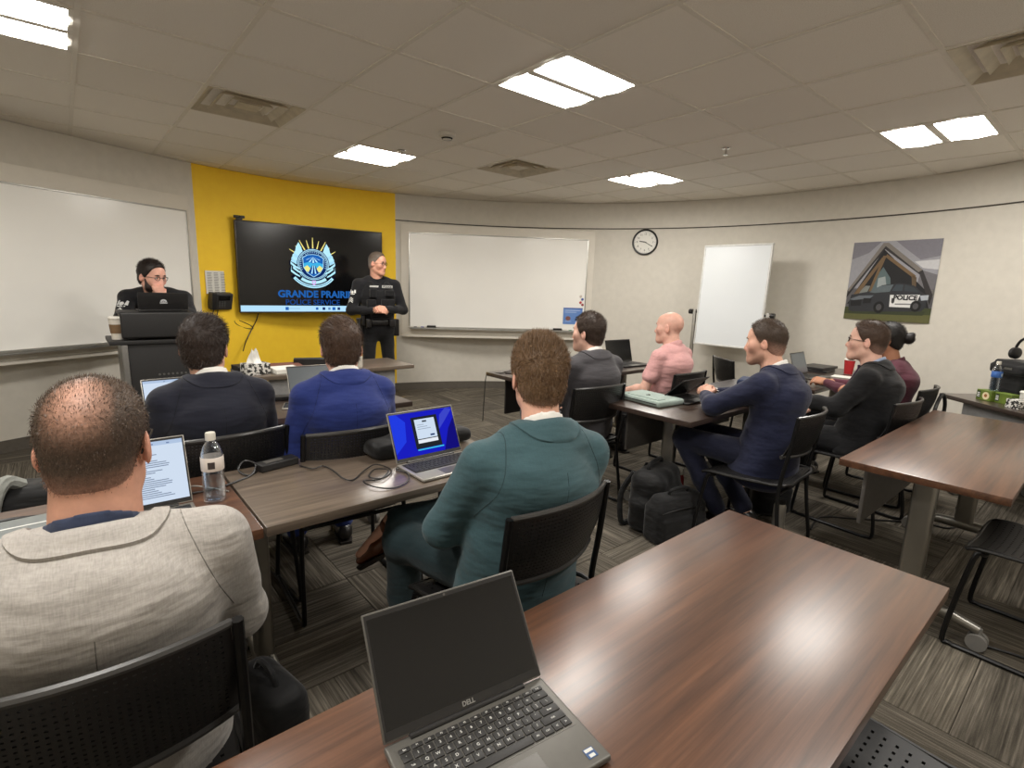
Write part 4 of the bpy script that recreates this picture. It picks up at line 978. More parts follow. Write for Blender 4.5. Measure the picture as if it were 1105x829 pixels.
belt = link_mesh('duty_belt', sdf_mesh('duty_belt', Bt, .01), M_SHOE_BLACK, off)
for x, y, z, a, b, c in ((-.215, 0, .93, .03, .045, .1), (.215, .02, .92, .03, .05, .12), (-.13, .14, .99, .035, .025, .045), (.14, .135, .99, .03, .025, .05), (.19, .09, 1.02, .022, .022, .06)):
    MB().box((x - a, y - b, z - c), (x + a, y + b, z + c), .012, 3).build('holster' if c > .09 else 'belt_pouch', M_SHOE_BLACK, belt)
M_WPATCH = plain('white_patch', srgb(232, 232, 228), .6); M_INK = plain('black_ink', srgb(18, 18, 20), .6)
def patch(parent, c, wd, h, rx, txt, size, name, rzz=0.0):
    M = Matrix.Translation(c) @ Matrix.Rotation(PI + rzz, 4, 'Z') @ Matrix.Rotation(PI / 2 + rx, 4, 'X')
    p = MB().box((-wd / 2, -h / 2, -.004), (wd / 2, h / 2, .0), .001, 1).xf(M).build(name, M_WPATCH, parent); 
    if txt: text_obj('lettering', txt, size, M_INK, p, M @ Matrix.Translation((0, 0, .0004)), bold=.0008)
patch(vest, (-.075, .158, 1.405), .12, .03, .35, 'POLICE', .03, 'name_strip'); patch(vest, (.075, .158, 1.405), .10, .02, .35, '', .02, 'name_tape')
M_PALE = plain('pale_patch', srgb(206, 208, 206), .6)
def stick(parent, host, o, d, up, polys, mat, name, lift=.003):
    """flat cloth shapes wrapped onto the sleeve: o a point inside the arm, d the outward look, polys in (sideways, upwards) metres"""
    from mathutils.bvhtree import BVHTree
    bv = BVHTree.FromPolygons([v.co for v in host.data.vertices], [q.vertices[:] for q in host.data.polygons]); d = Vector(d).normalized(); up = Vector(up); up = (up - d * up.dot(d)).normalized(); sd = up.cross(d); bm = bmesh.new()
    for pl in polys:
        vs = []
        for u, v in pl:
            st = Vector(o) + d * .3 + sd * u + up * v; h, nrm, _, _ = bv.ray_cast(st, -d); h = h or (Vector(o) + sd * u + up * v); vs.append(bm.verts.new(h + d * lift))
        bm.faces.new(vs)
    bmesh.ops.recalc_face_normals(bm, faces=bm.faces); bmesh.ops.solidify(bm, geom=bm.faces[:], thickness=.0015); me = bpy.data.meshes.new(name); bm.to_mesh(me); bm.free(); return link_mesh(name, me, mat, parent)
CHEV = [[(-.028, .0 - .018 * k), (0, .02 - .018 * k), (.028, .0 - .018 * k), (.028, -.009 - .018 * k), (0, .011 - .018 * k), (-.028, -.009 - .018 * k)] for k in range(3)]
BADGE = [circ(0, 0, .016, 16), [(-.04, -.012), (-.02, -.006), (-.022, .03), (-.034, .024)], [(.04, -.012), (.02, -.006), (.022, .03), (.034, .024)], [(-.03, -.022), (0, -.028), (.03, -.022), (.03, -.014), (0, -.02), (-.03, -.014)]]
def sleeve_of(p): return [c for c in p.children if c.name.startswith('uniform_shirt')][0]
stick(off, sleeve_of(off), (.235, -.01, 1.335), (.75, .65, 0), (0, 0, 1), BADGE, M_WPATCH, 'sleeve_badge'); stick(off, sleeve_of(off), (.262, 0, 1.26), (.75, .65, 0), (0, 0, 1), CHEV, M_WPATCH, 'rank_chevrons')
# officer at the lectern, chin on hand
J = standing_joints(rad(30), 1.0); J['head'] = (.02, .545, 1.435); J['nb'] = (0, .42, 1.31); J['che'] = (0, .27, 1.17)
J['shL'] = (-.19, .40, 1.265); J['shR'] = (.19, .40, 1.265); J['elL'] = (-.22, .60, 1.115); J['wrL'] = (-.03, .655, 1.28); J['elR'] = (.24, .58, 1.10); J['wrR'] = (.06, .70, 1.10)
pod, g, hp, R, nd = person('bearded officer with glasses behind the lectern, chin on his fist', (.60, 5.62, 0), rad(176), J, srgb(220, 168, 148), dict(color=srgb(34, 25, 22), top=.022, side=.007, front=.004, wave=.002, strands=5000, len=(.004, .014), comb=(.1, .2, .4)),
       dict(kind='uniform', mat=M_UNI, collar_h=.045), wool('black_uniform_trousers_b', 24, 24, 26), head=(rad(38), rad(-8), 0), w=1.04, glasses=M_GLASS_FRAME, hands={'L': ((.25, .1, .9), (-.2, .9, -.1), 1.1, .8)}, face=dict(beard=srgb(42, 28, 24)))
stick(pod, sleeve_of(pod), (.20, .47, 1.215), (.5, .85, .15), (0, 0, 1), BADGE, M_PALE, 'sleeve_badge'); stick(pod, sleeve_of(pod), (.21, .50, 1.165), (.5, .85, .15), (0, 0, 1), CHEV[:1], M_WPATCH, 'rank_chevrons')
# ------------------------------------------------------------------ screen, wall things
M_SCREENOFF = plain('screen_off', srgb(14, 14, 15), .16, var=.02); M_PRINT = vcol('printed_sheet', rough=.55, mott=.05, scale=40, bump=0); M_GLOW = vcol('lit_screen', emission=1.0); M_TVGLOW = vcol('tv_screen_light', emission=1.15)
PALE, DKB, MIDBL, CYAN = srgb(176, 226, 244), srgb(12, 40, 96), srgb(24, 92, 176), srgb(60, 170, 220)
P0, P1 = Vector((1.475, 6.452, 0)), Vector((3.135, 6.302, 0)); TW = (P1 - P0).length; a = math.atan2(P1.y - P0.y, P1.x - P0.x)
tv = thing('wall_screen', 'large flat screen on the yellow wall showing a blue crest', 'screen', (P0.x, P0.y, 0), a)
MB().box((0, 0, 1.07), (TW, .06, 2.075), .006).build('housing', M_BLACKP, tv)
mb = MB()
for lo, hi in (((0, 1.07), (TW, 1.083)), ((0, 2.063), (TW, 2.075)), ((0, 1.083), (.011, 2.063)), ((TW - .011, 1.083), (TW, 2.063))): mb.box((lo[0], -.008, lo[1]), (hi[0], .004, hi[1]), .002)
mb.build('bezel', plain('dark_bezel', srgb(70, 64, 58), .35, .6), tv)
MB().box((TW / 2 - .3, .06, 1.3), (TW / 2 + .3, .28, 1.8), .01).build('wall_mount', M_BLACKP, tv)
MB().box((.011, -.002, 1.083), (TW - .011, .001, 2.063)).build('screen', M_SCREENOFF, tv, 0)
MS = Matrix.Translation((0, -.0026, 0)) @ Matrix.Rotation(PI / 2, 4, 'X')                   # print plane: x along, y up, towards the room
cx, cy = .815, 1.635; it = []
it.append((srgb(172, 214, 240), [(.012, 1.084), (TW - .012, 1.084), (TW - .012, 1.152), (.012, 1.152)], 0))
for x, w_, c in ((.50, .018, MIDBL), (.575, .07, srgb(140, 170, 200)), (.84, .014, MIDBL), (.92, .016, DKB), (.985, .014, srgb(90, 130, 180)), (1.04, .018, MIDBL), (1.1, .016, DKB)):
    it.append((c, [(x - w_, 1.118 - min(w_, .018)), (x + w_, 1.118 - min(w_, .018)), (x + w_, 1.118 + min(w_, .018)), (x - w_, 1.118 + min(w_, .018))] if w_ < .05 else [(x - w_, 1.115), (x + w_, 1.115), (x + w_, 1.121), (x - w_, 1.121)], 1))
for k in range(9):                                                                           # the rising sun's rays
    an = 90 + (k - 4) * 14.5; r0, r1 = .185, (.31 if k % 2 == 0 else .285); d = 2.3
    p = lambda r, t: (cx + r * math.cos(math.radians(t)), cy + r * math.sin(math.radians(t)))
    it.append((srgb(240, 226, 130), [p(r0, an - d), p(r1, an - .5), p(r1, an + .5), p(r0, an + d)], 1))
for s in (-1, 1):                                                                            # laurel of overlapping leaves either side
    for k in range(13):
        t = 244 - k * 9.1 if s < 0 else 296 + k * 9.1; ta = math.radians(t); rr = .205; wd = .052 * (1 - .25 * (k / 12) ** 2)
        c0 = (cx + rr * math.cos(ta), cy + rr * math.sin(ta)); dr = (math.cos(ta), math.sin(ta)); dt = (-dr[1] * -s * -1, dr[0] * -s * -1); dt = (dr[1] * (1 if s > 0 else -1) * -1, -dr[0] * (1 if s > 0 else -1) * -1)
        q = lambda u, v: (c0[0] + dr[0] * u + dt[0] * v, c0[1] + dr[1] * u + dt[1] * v)
        it.append((PALE if k % 2 else srgb(160, 214, 238), [q(-wd * .85, -.02), q(-wd * .6, .022), q(0, .03), q(wd * .8, .045), q(wd * 1.02, .03), q(wd * .9, 0), q(wd * .5, -.024)], 1 + .1 * k))
    if True:
        ta = math.radians(138 if s < 0 else 42); c0 = (cx + .215 * math.cos(ta), cy + .215 * math.sin(ta)); it.append((PALE, [(c0[0] - .045, c0[1] - .03), (c0[0] + .045, c0[1] - .03), (c0[0] + .03, c0[1] + .05), (c0[0], c0[1] + .105), (c0[0] - .03, c0[1] + .05)], 2.6))
it += [(DKB, circ(cx, cy, .187, 48), 2.8), (PALE, circ(cx, cy, .178, 48), 3), (DKB, circ(cx, cy, .170, 48), 3.4), (PALE, circ(cx, cy, .163, 48), 3.8), (DKB, circ(cx, cy, .157, 48), 4.2)]
for k in range(26):
    t = 205 - k * 8.8; t0 = math.radians(t); q = [(cx + r * math.cos(t0 + e), cy + r * math.sin(t0 + e)) for r, e in ((.135, -.03), (.152, -.03), (.152, .02), (.135, .02))]
    if k % 9 != 8: it.append((srgb(150, 196, 226), q, 4.5))
shield = [(cx - .115, cy + .075), (cx - .06, cy + .108), (cx, cy + .115), (cx + .06, cy + .108), (cx + .115, cy + .075), (cx + .11, cy - .03), (cx + .07, cy - .095), (cx, cy - .14), (cx - .07, cy - .095), (cx - .11, cy - .03)]
it += [(PALE, [(cx + (x - cx) * 1.06, cy + (y - cy) * 1.05) for x, y in shield], 4.8), (MIDBL, shield, 5.2)]
for k in range(7):
    an = math.radians(180 + 180 * (k + .5) / 7); o = (cx, cy + .11); L = .1; w_ = .012
    it.append((PALE, [(o[0], o[1] - .02), (o[0] + L * math.cos(an) * .98 - w_ * math.sin(an), o[1] + .9 * L * math.sin(an)), (o[0] + L * math.cos(an) * .98 + w_ * math.sin(an), o[1] + .9 * L * math.sin(an))], 5.6))
it += [(CYAN, [(cx - .113, cy + .01), (cx - .05, cy + .03), (cx, cy + .012), (cx + .05, cy + .03), (cx + .113, cy + .01), (cx + .108, cy - .035), (cx - .108, cy - .035)], 6.0),
       (srgb(226, 222, 130), [(cx - .107, cy - .035), (cx - .07, cy - .008), (cx - .035, cy - .045), (cx - .06, cy - .09), (cx - .085, cy - .075)], 6.3), (srgb(226, 222, 130), [(cx + .107, cy - .035), (cx + .07, cy - .008), (cx + .035, cy - .045), (cx + .06, cy - .09), (cx + .085, cy - .075)], 6.3)]
for k in range(5):
    x = (k - 2) * .022; it.append((PALE if k % 2 else DKB, [(cx + x * .35, cy - .01), (cx + x * .35 + .006, cy - .01), (cx + x + .008, cy - .1 - .006 * (2 - abs(k - 2))), (cx + x - .008, cy - .1 - .006 * (2 - abs(k - 2)))], 6.6))
BLK = srgb(10, 14, 30)
it += [(BLK, band(cx, cy + .03, .214, .312, 214, 326, 26), 6.8), (PALE, band(cx, cy + .03, .27, .304, 220, 320, 26), 7), (DKB, band(cx, cy + .03, .283, .289, 224, 316, 26), 7.3), (PALE, band(cx, cy + .03, .222, .256, 234, 306, 20), 7)]
for s in (-1, 1):
    for k, (u, v) in enumerate(((.20, -.02), (.175, -.07), (.2, -.105))):
        it.append((BLK, [(cx + s * (u + .07), cy + v + .058), (cx + s * (u + .07), cy + v + .008), (cx + s * (u - .02), cy + v - .05), (cx + s * (u - .02), cy + v + .01)], 6.9)); it.append((PALE, [(cx + s * u, cy + v), (cx + s * (u + .055), cy + v + .045), (cx + s * (u + .055), cy + v + .015), (cx + s * (u + .005), cy + v - .022), (cx + s * (u - .045), cy + v - .045), (cx + s * (u - .045), cy + v - .03)], 7.6))
it += [(srgb(206, 170, 226), [(cx - .022, cy - .185), (cx + .022, cy - .185), (cx + .022, cy - .225), (cx, cy - .245), (cx - .022, cy - .225)], 8), (PALE, circ(cx, cy - .208, .011, 12), 8.3)]
poly_print('crest', it, M_TVGLOW, tv, MS, .0001)
M_TXT = emit('screen_blue_text', srgb(34, 96, 172), 1.0); M_TXT2 = emit('screen_deep_blue_text', srgb(26, 70, 140), 1.0)
text_obj('lettering', 'GRANDE PRAIRIE', .112, M_TXT, tv, MS @ Matrix.Translation((.838, 1.285, 0)), bold=.004); text_obj('lettering', 'POLICE SERVICE', .088, M_TXT2, tv, MS @ Matrix.Translation((.80, 1.19, 0)), bold=.001)
cm = thing('web_camera', 'small black web camera on top of the wall screen', 'camera', (P0.x + .05, P0.y - .01, 2.076), a)
MB().box((-.055, -.02, .016), (.055, .02, .045), .008, 3).build('body', M_BLACKP, cm); MB().box((-.03, -.02, 0), (.03, .03, .016), .003).build('clip', M_BLACKP, cm); MB().cyl((0, -.024, .03), (0, -.018, .03), .011).build('camera_lens', M_SCREENOFF, cm)
# ---- wall telephone, the sheet above it, loose cables
Q0 = Vector((1.05, 6.4, 0)); pa = math.atan2(.2, .95)
MP = lambda u, z, off: Vector((1.05 + .9785 * u + .206 * off, 6.4 + .206 * u - .9785 * off, z))
wd = math.degrees(math.atan2(6.45 - WC[1], 1.28 - WC[0])); wx, wy = wall_xy(wd); pa = math.radians(wd + 90) + PI
ph = thing('wall_telephone', 'dark grey telephone on the yellow wall left of the screen', 'telephone', (wx, wy, 1.21), pa)
MB().box((-.11, -.075, -.09), (.125, -.001, .09), .012, 3, Matrix.Rotation(.28, 4, 'X')).build('base', plain('phone_grey', srgb(48, 47, 47), .4), ph)
MB().box((-.115, -.115, -.085), (-.065, -.075, .1), .014, 3, Matrix.Rotation(.2, 4, 'X')).build('handset', M_BLACKP, ph)
MB().box((-.03, -.082, .02), (.09, -.074, .07), .003, 2, Matrix.Rotation(.28, 4, 'X')).build('display', M_SCREENOFF, ph)
mb = MB()
for i in range(4):
    for j in range(3): mb.box((-.03 + j * .028, -.083, -.06 + i * .018), (-.012 + j * .028, -.0745, -.048 + i * .018), .002, 1, Matrix.Rotation(.28, 4, 'X'))
mb.build('keypad', plain('phone_keys', srgb(78, 77, 76), .5), ph)
MB().tube([(-.09, -.09, -.08), (-.1, -.06, -.16), (-.05, -.03, -.2), (-.02, -.02, -.12), (-.02, -.02, -.09)], .005, 6, sub=5).build('cord', M_BLACKP, ph)
st = thing('paper_sheet', 'printed white list pinned on the yellow wall above the telephone', 'paper', (wx, wy, 1.40), pa)
MB().box((-.118, -.006, -.125), (.122, -.003, .12)).build('sheet', plain('paper', srgb(222, 220, 212), .7, var=.02), st, 0)
it = []
for i in range(14):
    for j in range(3):
        x0 = -.10 + j * .072; y = .10 - i * .0155; it.append((srgb(120, 118, 114), [(x0, y), (x0 + .035 + .02 * random.random(), y), (x0 + .05, y - .006), (x0, y - .006)], 0))
poly_print('printed_lines', it, M_PRINT, st, Matrix.Translation((0, -.0068, 0)) @ Matrix.Rotation(PI / 2, 4, 'X'))
c = MB().tube([(1.68, 6.50, 1.06), (1.66, 6.52, .98), (1.62, 6.53, .9), (1.56, 6.5, .8), (1.50, 6.42, .72), (1.45, 6.3, .66)], .006, 6, sub=5).build('screen_cable', M_BLACKP); prop(c, 'black cable hanging down from the wall screen behind the tissue box', 'cable')
c = MB().tube([(1.52, 6.56, 1.4), (1.48, 6.55, 1.1), (1.43, 6.52, .97), (1.52, 6.54, .9), (1.62, 6.55, .88), (1.6, 6.55, .92), (1.48, 6.53, .98)], .005, 6, sub=5).build('loose_cable', M_BLACKP); prop(c, 'thin black cable dangling in a small loop under the screen corner', 'cable')
# ---- clock
cd_ = 26.7; wx, wy = wall_xy(cd_); ck = thing('wall_clock', 'round white wall clock with black rim', 'clock', (wx, wy, 2.085), math.radians(cd_ + 90) + PI)
RX = Matrix.Rotation(PI / 2, 4, 'X')
MB().lathe([(.001, .004), (.145, .004), (.145, .012), (.001, .012)], 40).xf(RX).build('dial', plain('dial_white', srgb(226, 224, 216), .5, var=.01), ck)
MB().lathe([(.145, .0), (.165, .0), (.168, .018), (.160, .03), (.148, .026), (.144, .014)], 48, cap=False).xf(RX).build('rim', M_BLACKP, ck)
mb = MB()
for k in range(60):
    t = 2 * PI * k / 60; l = .016 if k % 5 == 0 else .007; mb.box((-.0012, .138 - l, .0125), (.0012, .138, .0132), 0, 1, Matrix.Rotation(t, 4, 'Z'))
mb.xf(RX).build('minute_marks', M_INK, ck, 0)
for k in range(1, 13):
    t = PI / 2 - 2 * PI * k / 12; text_obj('numeral', str(k), .034, M_INK, ck, RX @ Matrix.Translation((.104 * math.cos(t), .104 * math.sin(t), .0128)))
MB().box((-.004, -.02, .015), (.004, .112, .0165), 0, 1, Matrix.Rotation(math.radians(-120), 4, 'Z')).xf(RX).build('minute_hand', M_INK, ck, 0); MB().box((-.005, -.018, .0175), (.005, .075, .019), 0, 1, Matrix.Rotation(math.radians(80), 4, 'Z')).xf(RX).build('hour_hand', M_INK, ck, 0)
# ---- rolling whiteboard
M_FLIP = plain('rolling_board_face', srgb(222, 226, 228), .22, var=.01, scale=3)
fl = thing('rolling_whiteboard', 'tall white rolling whiteboard between the clock and the poster', 'whiteboard', (5.93, 3.06, 0), math.radians(-88))
Mt = Matrix.Translation((0, 0, 1.42)) @ Matrix.Rotation(math.radians(-3), 4, 'X')
MB().box((-.385, -.008, -.575), (.385, .012, .575), 0, 1, Mt).build('board', M_FLIP, fl, 0)
mb = MB()
for lo, hi in (((-.4, -.59), (.4, -.57)), ((-.4, .57), (.4, .59)), ((-.4, -.57), (-.38, .57)), ((.38, -.57), (.4, .57))): mb.box((lo[0], -.014, lo[1]), (hi[0], .018, hi[1]), .003, 2, Mt)
mb.build('frame', plain('white_frame', srgb(206, 206, 202), .4), fl)
for s in (-1, 1):
    pl = MB().box((s * .44 - .018, -.018, .1), (s * .44 + .018, .018, 1.25), .006).build('post', M_ALU, fl); MB().cyl((s * .40, 0, 1.22), (s * .49, 0, 1.22), .012).cyl((s * .47, 0, 1.22), (s * .51, 0, 1.22), .03).build('tilt_knob', M_BLACKP, pl)
    MB().box((s * .44 - .02, -.26, .08), (s * .44 + .02, .26, .115), .006).build('foot', M_ALU, pl)
    for y in (-.23, .23): MB().cyl((s * .44 - .012, y, .035), (s * .44 + .012, y, .035), .035, n=18).cyl((s * .44, y, .06), (s * .44, y, .09), .01).build('caster', M_BLACKP, pl)
MB().box((-.44, -.014, .2), (.44, .014, .235), .005).build('cross_brace', M_ALU, fl)
# ---- poster: sheet with a printed picture of a car before a timber gable
pa_, pb_ = wall_xy(-8.9), wall_xy(-20.3); wx, wy = (pa_[0] + pb_[0]) / 2, (pa_[1] + pb_[1]) / 2; po = thing('poster', 'poster of a police car parked before a timber gabled building', 'poster', (wx, wy, 1.62), math.atan2(pb_[1] - pa_[1], pb_[0] - pa_[0]))
W_, H_ = .385, .39; n = 10; flex = lambda x, y: .004
mb = MB(); g = [[(W_ * (2 * i / n - 1), -flex(W_ * (2 * i / n - 1), H_ * (2 * j / n - 1)), H_ * (2 * j / n - 1)) for j in range(n + 1)] for i in range(n + 1)]
mb.sheet(g); bmesh.ops.solidify(mb.bm, geom=mb.bm.faces[:], thickness=.0012); mb.build('sheet', plain('poster_paper', srgb(128, 126, 130), .4, var=.04, scale=8), po, 0)
X = lambda pts: [((x - .5) * 2 * W_, (.5 - y) * 2 * H_) for x, y in pts]
SKYL, SKYD, ROOF, WOODC, DARK, GRASS = srgb(150, 150, 156), srgb(122, 120, 128), srgb(48, 45, 46), srgb(112, 90, 64), srgb(28, 28, 30), srgb(62, 68, 40)
it = [(SKYL, X([(.0, .0), (1, .0), (1, .55), (0, .6)]), 0), (SKYD, X([(0, 0), (.34, 0), (.2, .14), (0, .22)]), 1), (SKYD, X([(.5, 0), (1, 0), (1, .2), (.8, .24), (.62, .1)]), 1), (srgb(196, 196, 198), X([(.74, .26), (1, .24), (1, .36), (.84, .34)]), 1),
      (srgb(110, 108, 112), X([(.82, .36), (1, .42), (1, .66), (.8, .66)]), 2), (srgb(150, 148, 140), X([(.84, .6), (1, .6), (1, .68), (.84, .68)]), 2),
      (DARK, X([(.02, .8), (.38, .1), (.9, .6), (.97, .82)]), 3), (ROOF, X([(.0, .62), (.36, .02), (.42, .02), (.84, .36), (.99, .66), (.97, .78), (.82, .42), (.39, .1), (.0, .72)]), 5), (srgb(120, 114, 108), X([(.36, .02), (.42, .02), (.84, .36), (.80, .39), (.39, .06), (.02, .64), (0, .62)]), 6),
      (WOODC, X([(.08, .68), (.37, .2), (.41, .2), (.12, .72)]), 6), (WOODC, X([(.42, .16), (.78, .43), (.77, .47), (.41, .2)]), 6), (WOODC, X([(.38, .18), (.42, .18), (.29, .66), (.26, .66)]), 7), (srgb(96, 80, 60), X([(.73, .42), (.79, .45), (.80, .58), (.76, .58)]), 6),
      (srgb(88, 104, 106), X([(.30, .5), (.40, .32), (.50, .46), (.52, .56), (.3, .64)]), 4), (srgb(150, 158, 158), X([(.36, .46), (.44, .44), (.47, .56), (.36, .58)]), 5), (srgb(122, 126, 122), X([(.1, .7), (.22, .56), (.28, .56), (.24, .68)]), 4),
      (GRASS, X([(0, .84), (1, .82), (1, 1), (0, 1)]), 7), (srgb(92, 92, 54), X([(0, .93), (1, .9), (1, 1), (0, 1)]), 8), (srgb(52, 58, 38), X([(.04, .88), (.94, .86), (.92, .91), (.06, .93)]), 8.5),
      (srgb(46, 48, 52), X([(.04, .78), (.06, .68), (.2, .65), (.33, .62), (.42, .55), (.62, .52), (.78, .55), (.86, .62), (.93, .66), (.94, .8), (.9, .86), (.1, .9), (.05, .88)]), 9),
      (srgb(94, 104, 108), X([(.28, .64), (.4, .56), (.55, .54), (.52, .63), (.34, .65)]), 10), (srgb(60, 68, 74), X([(.54, .62), (.58, .54), (.66, .54), (.66, .62)]), 10), (srgb(52, 58, 64), X([(.68, .62), (.68, .54), (.78, .57), (.84, .63)]), 10),
      (srgb(100, 106, 112), X([(.04, .74), (.16, .69), (.34, .68), (.3, .72), (.1, .75)]), 10), (srgb(224, 224, 222), X([(.53, .67), (.86, .66), (.84, .74), (.82, .82), (.54, .82)]), 11), (srgb(170, 176, 184), X([(.86, .67), (.95, .66), (.95, .72), (.88, .73)]), 11),
      (srgb(26, 26, 28), X([(.06, .76), (.2, .74), (.2, .82), (.07, .83)]), 11), (srgb(26, 26, 28), X([(.22, .72), (.32, .72), (.31, .78), (.22, .79)]), 11)]
for ex, ey, er in ((.42, .83, .075), (.83, .80, .068)):
    it += [(srgb(16, 16, 17), X([(ex + er * .85 * math.cos(t), ey + er * math.sin(t)) for t in np.linspace(0, 2 * PI, 24, endpoint=False)]), 12), (srgb(74, 74, 76), X([(ex + er * .45 * math.cos(t), ey + er * .55 * math.sin(t)) for t in np.linspace(0, 2 * PI, 18, endpoint=False)]), 13)]
it += [(srgb(60, 60, 62), X([(.555, .71), (.59, .71), (.59, .76), (.572, .78), (.555, .76)]), 13), (srgb(120, 120, 122), X([(.60, .775), (.78, .77), (.78, .785), (.60, .79)]), 13)]
pp = poly_print('printed_picture', it, M_PRINT, po, None, .0003, .0004)
co = np.empty(len(pp.data.vertices) * 3, np.float32); pp.data.vertices.foreach_get('co', co); co = co.reshape(-1, 3); co = np.stack([co[:, 0], -np.array([flex(x, y) for x, y in co[:, :2]]) - .0016 - co[:, 2], co[:, 1]], 1); pp.data.vertices.foreach_set('co', co.astype(np.float32).ravel())
text_obj('lettering', 'POLICE', .062, M_INK, po, Matrix.Translation((.158, -.0125, -.158)) @ RX, .0002, .0025)
# ---- lectern with its laptop and cup
M_LECT = plain('lectern_black', srgb(30, 29, 29), .55, var=.1, scale=60, bump=.06); M_LEG = plain('lectern_grey', srgb(118, 116, 112), .4, .4)
le = thing('lectern', 'black lectern by the left whiteboard with a raised front panel', 'lectern', (.505, 4.6, 0))
MB().box((-.2, .02, .06), (.2, .42, .96), .01).build('body', M_LECT, le); MB().box((-.225, 0, 1.0), (.225, .03, 1.185), .014, 3).build('front_panel', M_LECT, le)
MB().box((-.3, .0, .955), (.225, .46, .985), .006).build('top_shelf', M_LECT, le); MB().box((-.225, .03, 1.165), (.225, .42, 1.185), .005).build('reading_top', M_LECT, le)
for s in (-1, 1): MB().box((s * .215 - .018, .0, .0), (s * .215 + .018, .44, .955), .008).build('side_panel', M_LEG, le); MB().box((s * .2 - .012, .03, .985), (s * .2 + .012, .42, 1.165), .003).build('upper_side', M_LECT, le)
mb = MB()
for i in range(8):
    for j in range(4): mb.cyl((-.02 + i * .028, .0205, .62 + j * .035), (-.02 + i * .028, .017, .62 + j * .035), .008, n=10)
mb.build('vent_hole', plain('vent_grey', srgb(92, 90, 88), .5), le)
def cup(label, loc, h, r, sleeve_c, body_c, lid_c, group=None, band_=(.3, .72), txt=None):
    t = thing('paper_cup', label, 'cup', loc, 0)
    MB().lathe([(.001, 0), (r * .72, 0), (r * .97, h * .92), (r * .97, h * .93)], 28).build('cup_body', plain('cup_paper', body_c, .6, var=.03), t)
    MB().lathe([(r * (.72 + .25 * band_[0]) + .002, h * .92 * band_[0]), (r * (.72 + .25 * band_[1]) + .002, h * .92 * band_[1])], 28, cap=False).build('sleeve', plain('cup_sleeve', sleeve_c, .8), t)
    MB().lathe([(r * .9, h * .9), (r * 1.05, h * .9), (r * 1.05, h * .94), (r * .96, h * .96), (r * .92, h), (.001, h)], 28).build('lid', plain('cup_lid', lid_c, .45, var=.02), t); return t
cup('white coffee cup with a brown sleeve on the lectern shelf', (.262, 4.74, .985), .165, .045, srgb(120, 94, 66), srgb(214, 208, 196), srgb(226, 222, 212))
# ---- laptops
M_LAPG = plain('laptop_graphite', srgb(98, 96, 91), .42, .35, var=.04, scale=60); M_LAPS = plain('laptop_silver', srgb(172, 168, 160), .35, .6, var=.03); M_KEYS = plain('laptop_keys', srgb(40, 39, 38), .5); M_LEGEND = plain('key_white', srgb(205, 205, 200), .6); M_LAPB = plain('laptop_black', srgb(34, 33, 33), .4); M_TPAD = plain('touchpad_grey', srgb(98, 96, 92), .3, .2)
M_DULL = plain('screen_dull_grey', srgb(92, 98, 102), .25, var=.06, scale=5)
ROWS = [(13, ['Esc', 'F1', 'F2', 'F3', 'F4', 'F5', 'F6', 'F7', 'F8', 'F9', 'F10', 'F11', 'F12'], .62, None), (14, list('`1234567890-=') + ['<-'], 1, {13: 1.7}), (14, ['Tab'] + list('QWERTYUIOP[]') + ['\\'], 1, {0: 1.4, 13: 1.3}), (13, ['Caps'] + list('ASDFGHJKL;\'') + ['Enter'], 1, {0: 1.7, 12: 2.0}), (12, ['Shift'] + list('ZXCVBNM,./') + ['Shift'], 1, {0: 2.2, 11: 2.5}), (9, ['Ctrl', 'Fn', '', 'Alt', '', 'Alt', 'Ctrl', '<', '>'], 1, {4: 5.7, 7: .9, 8: .9})]
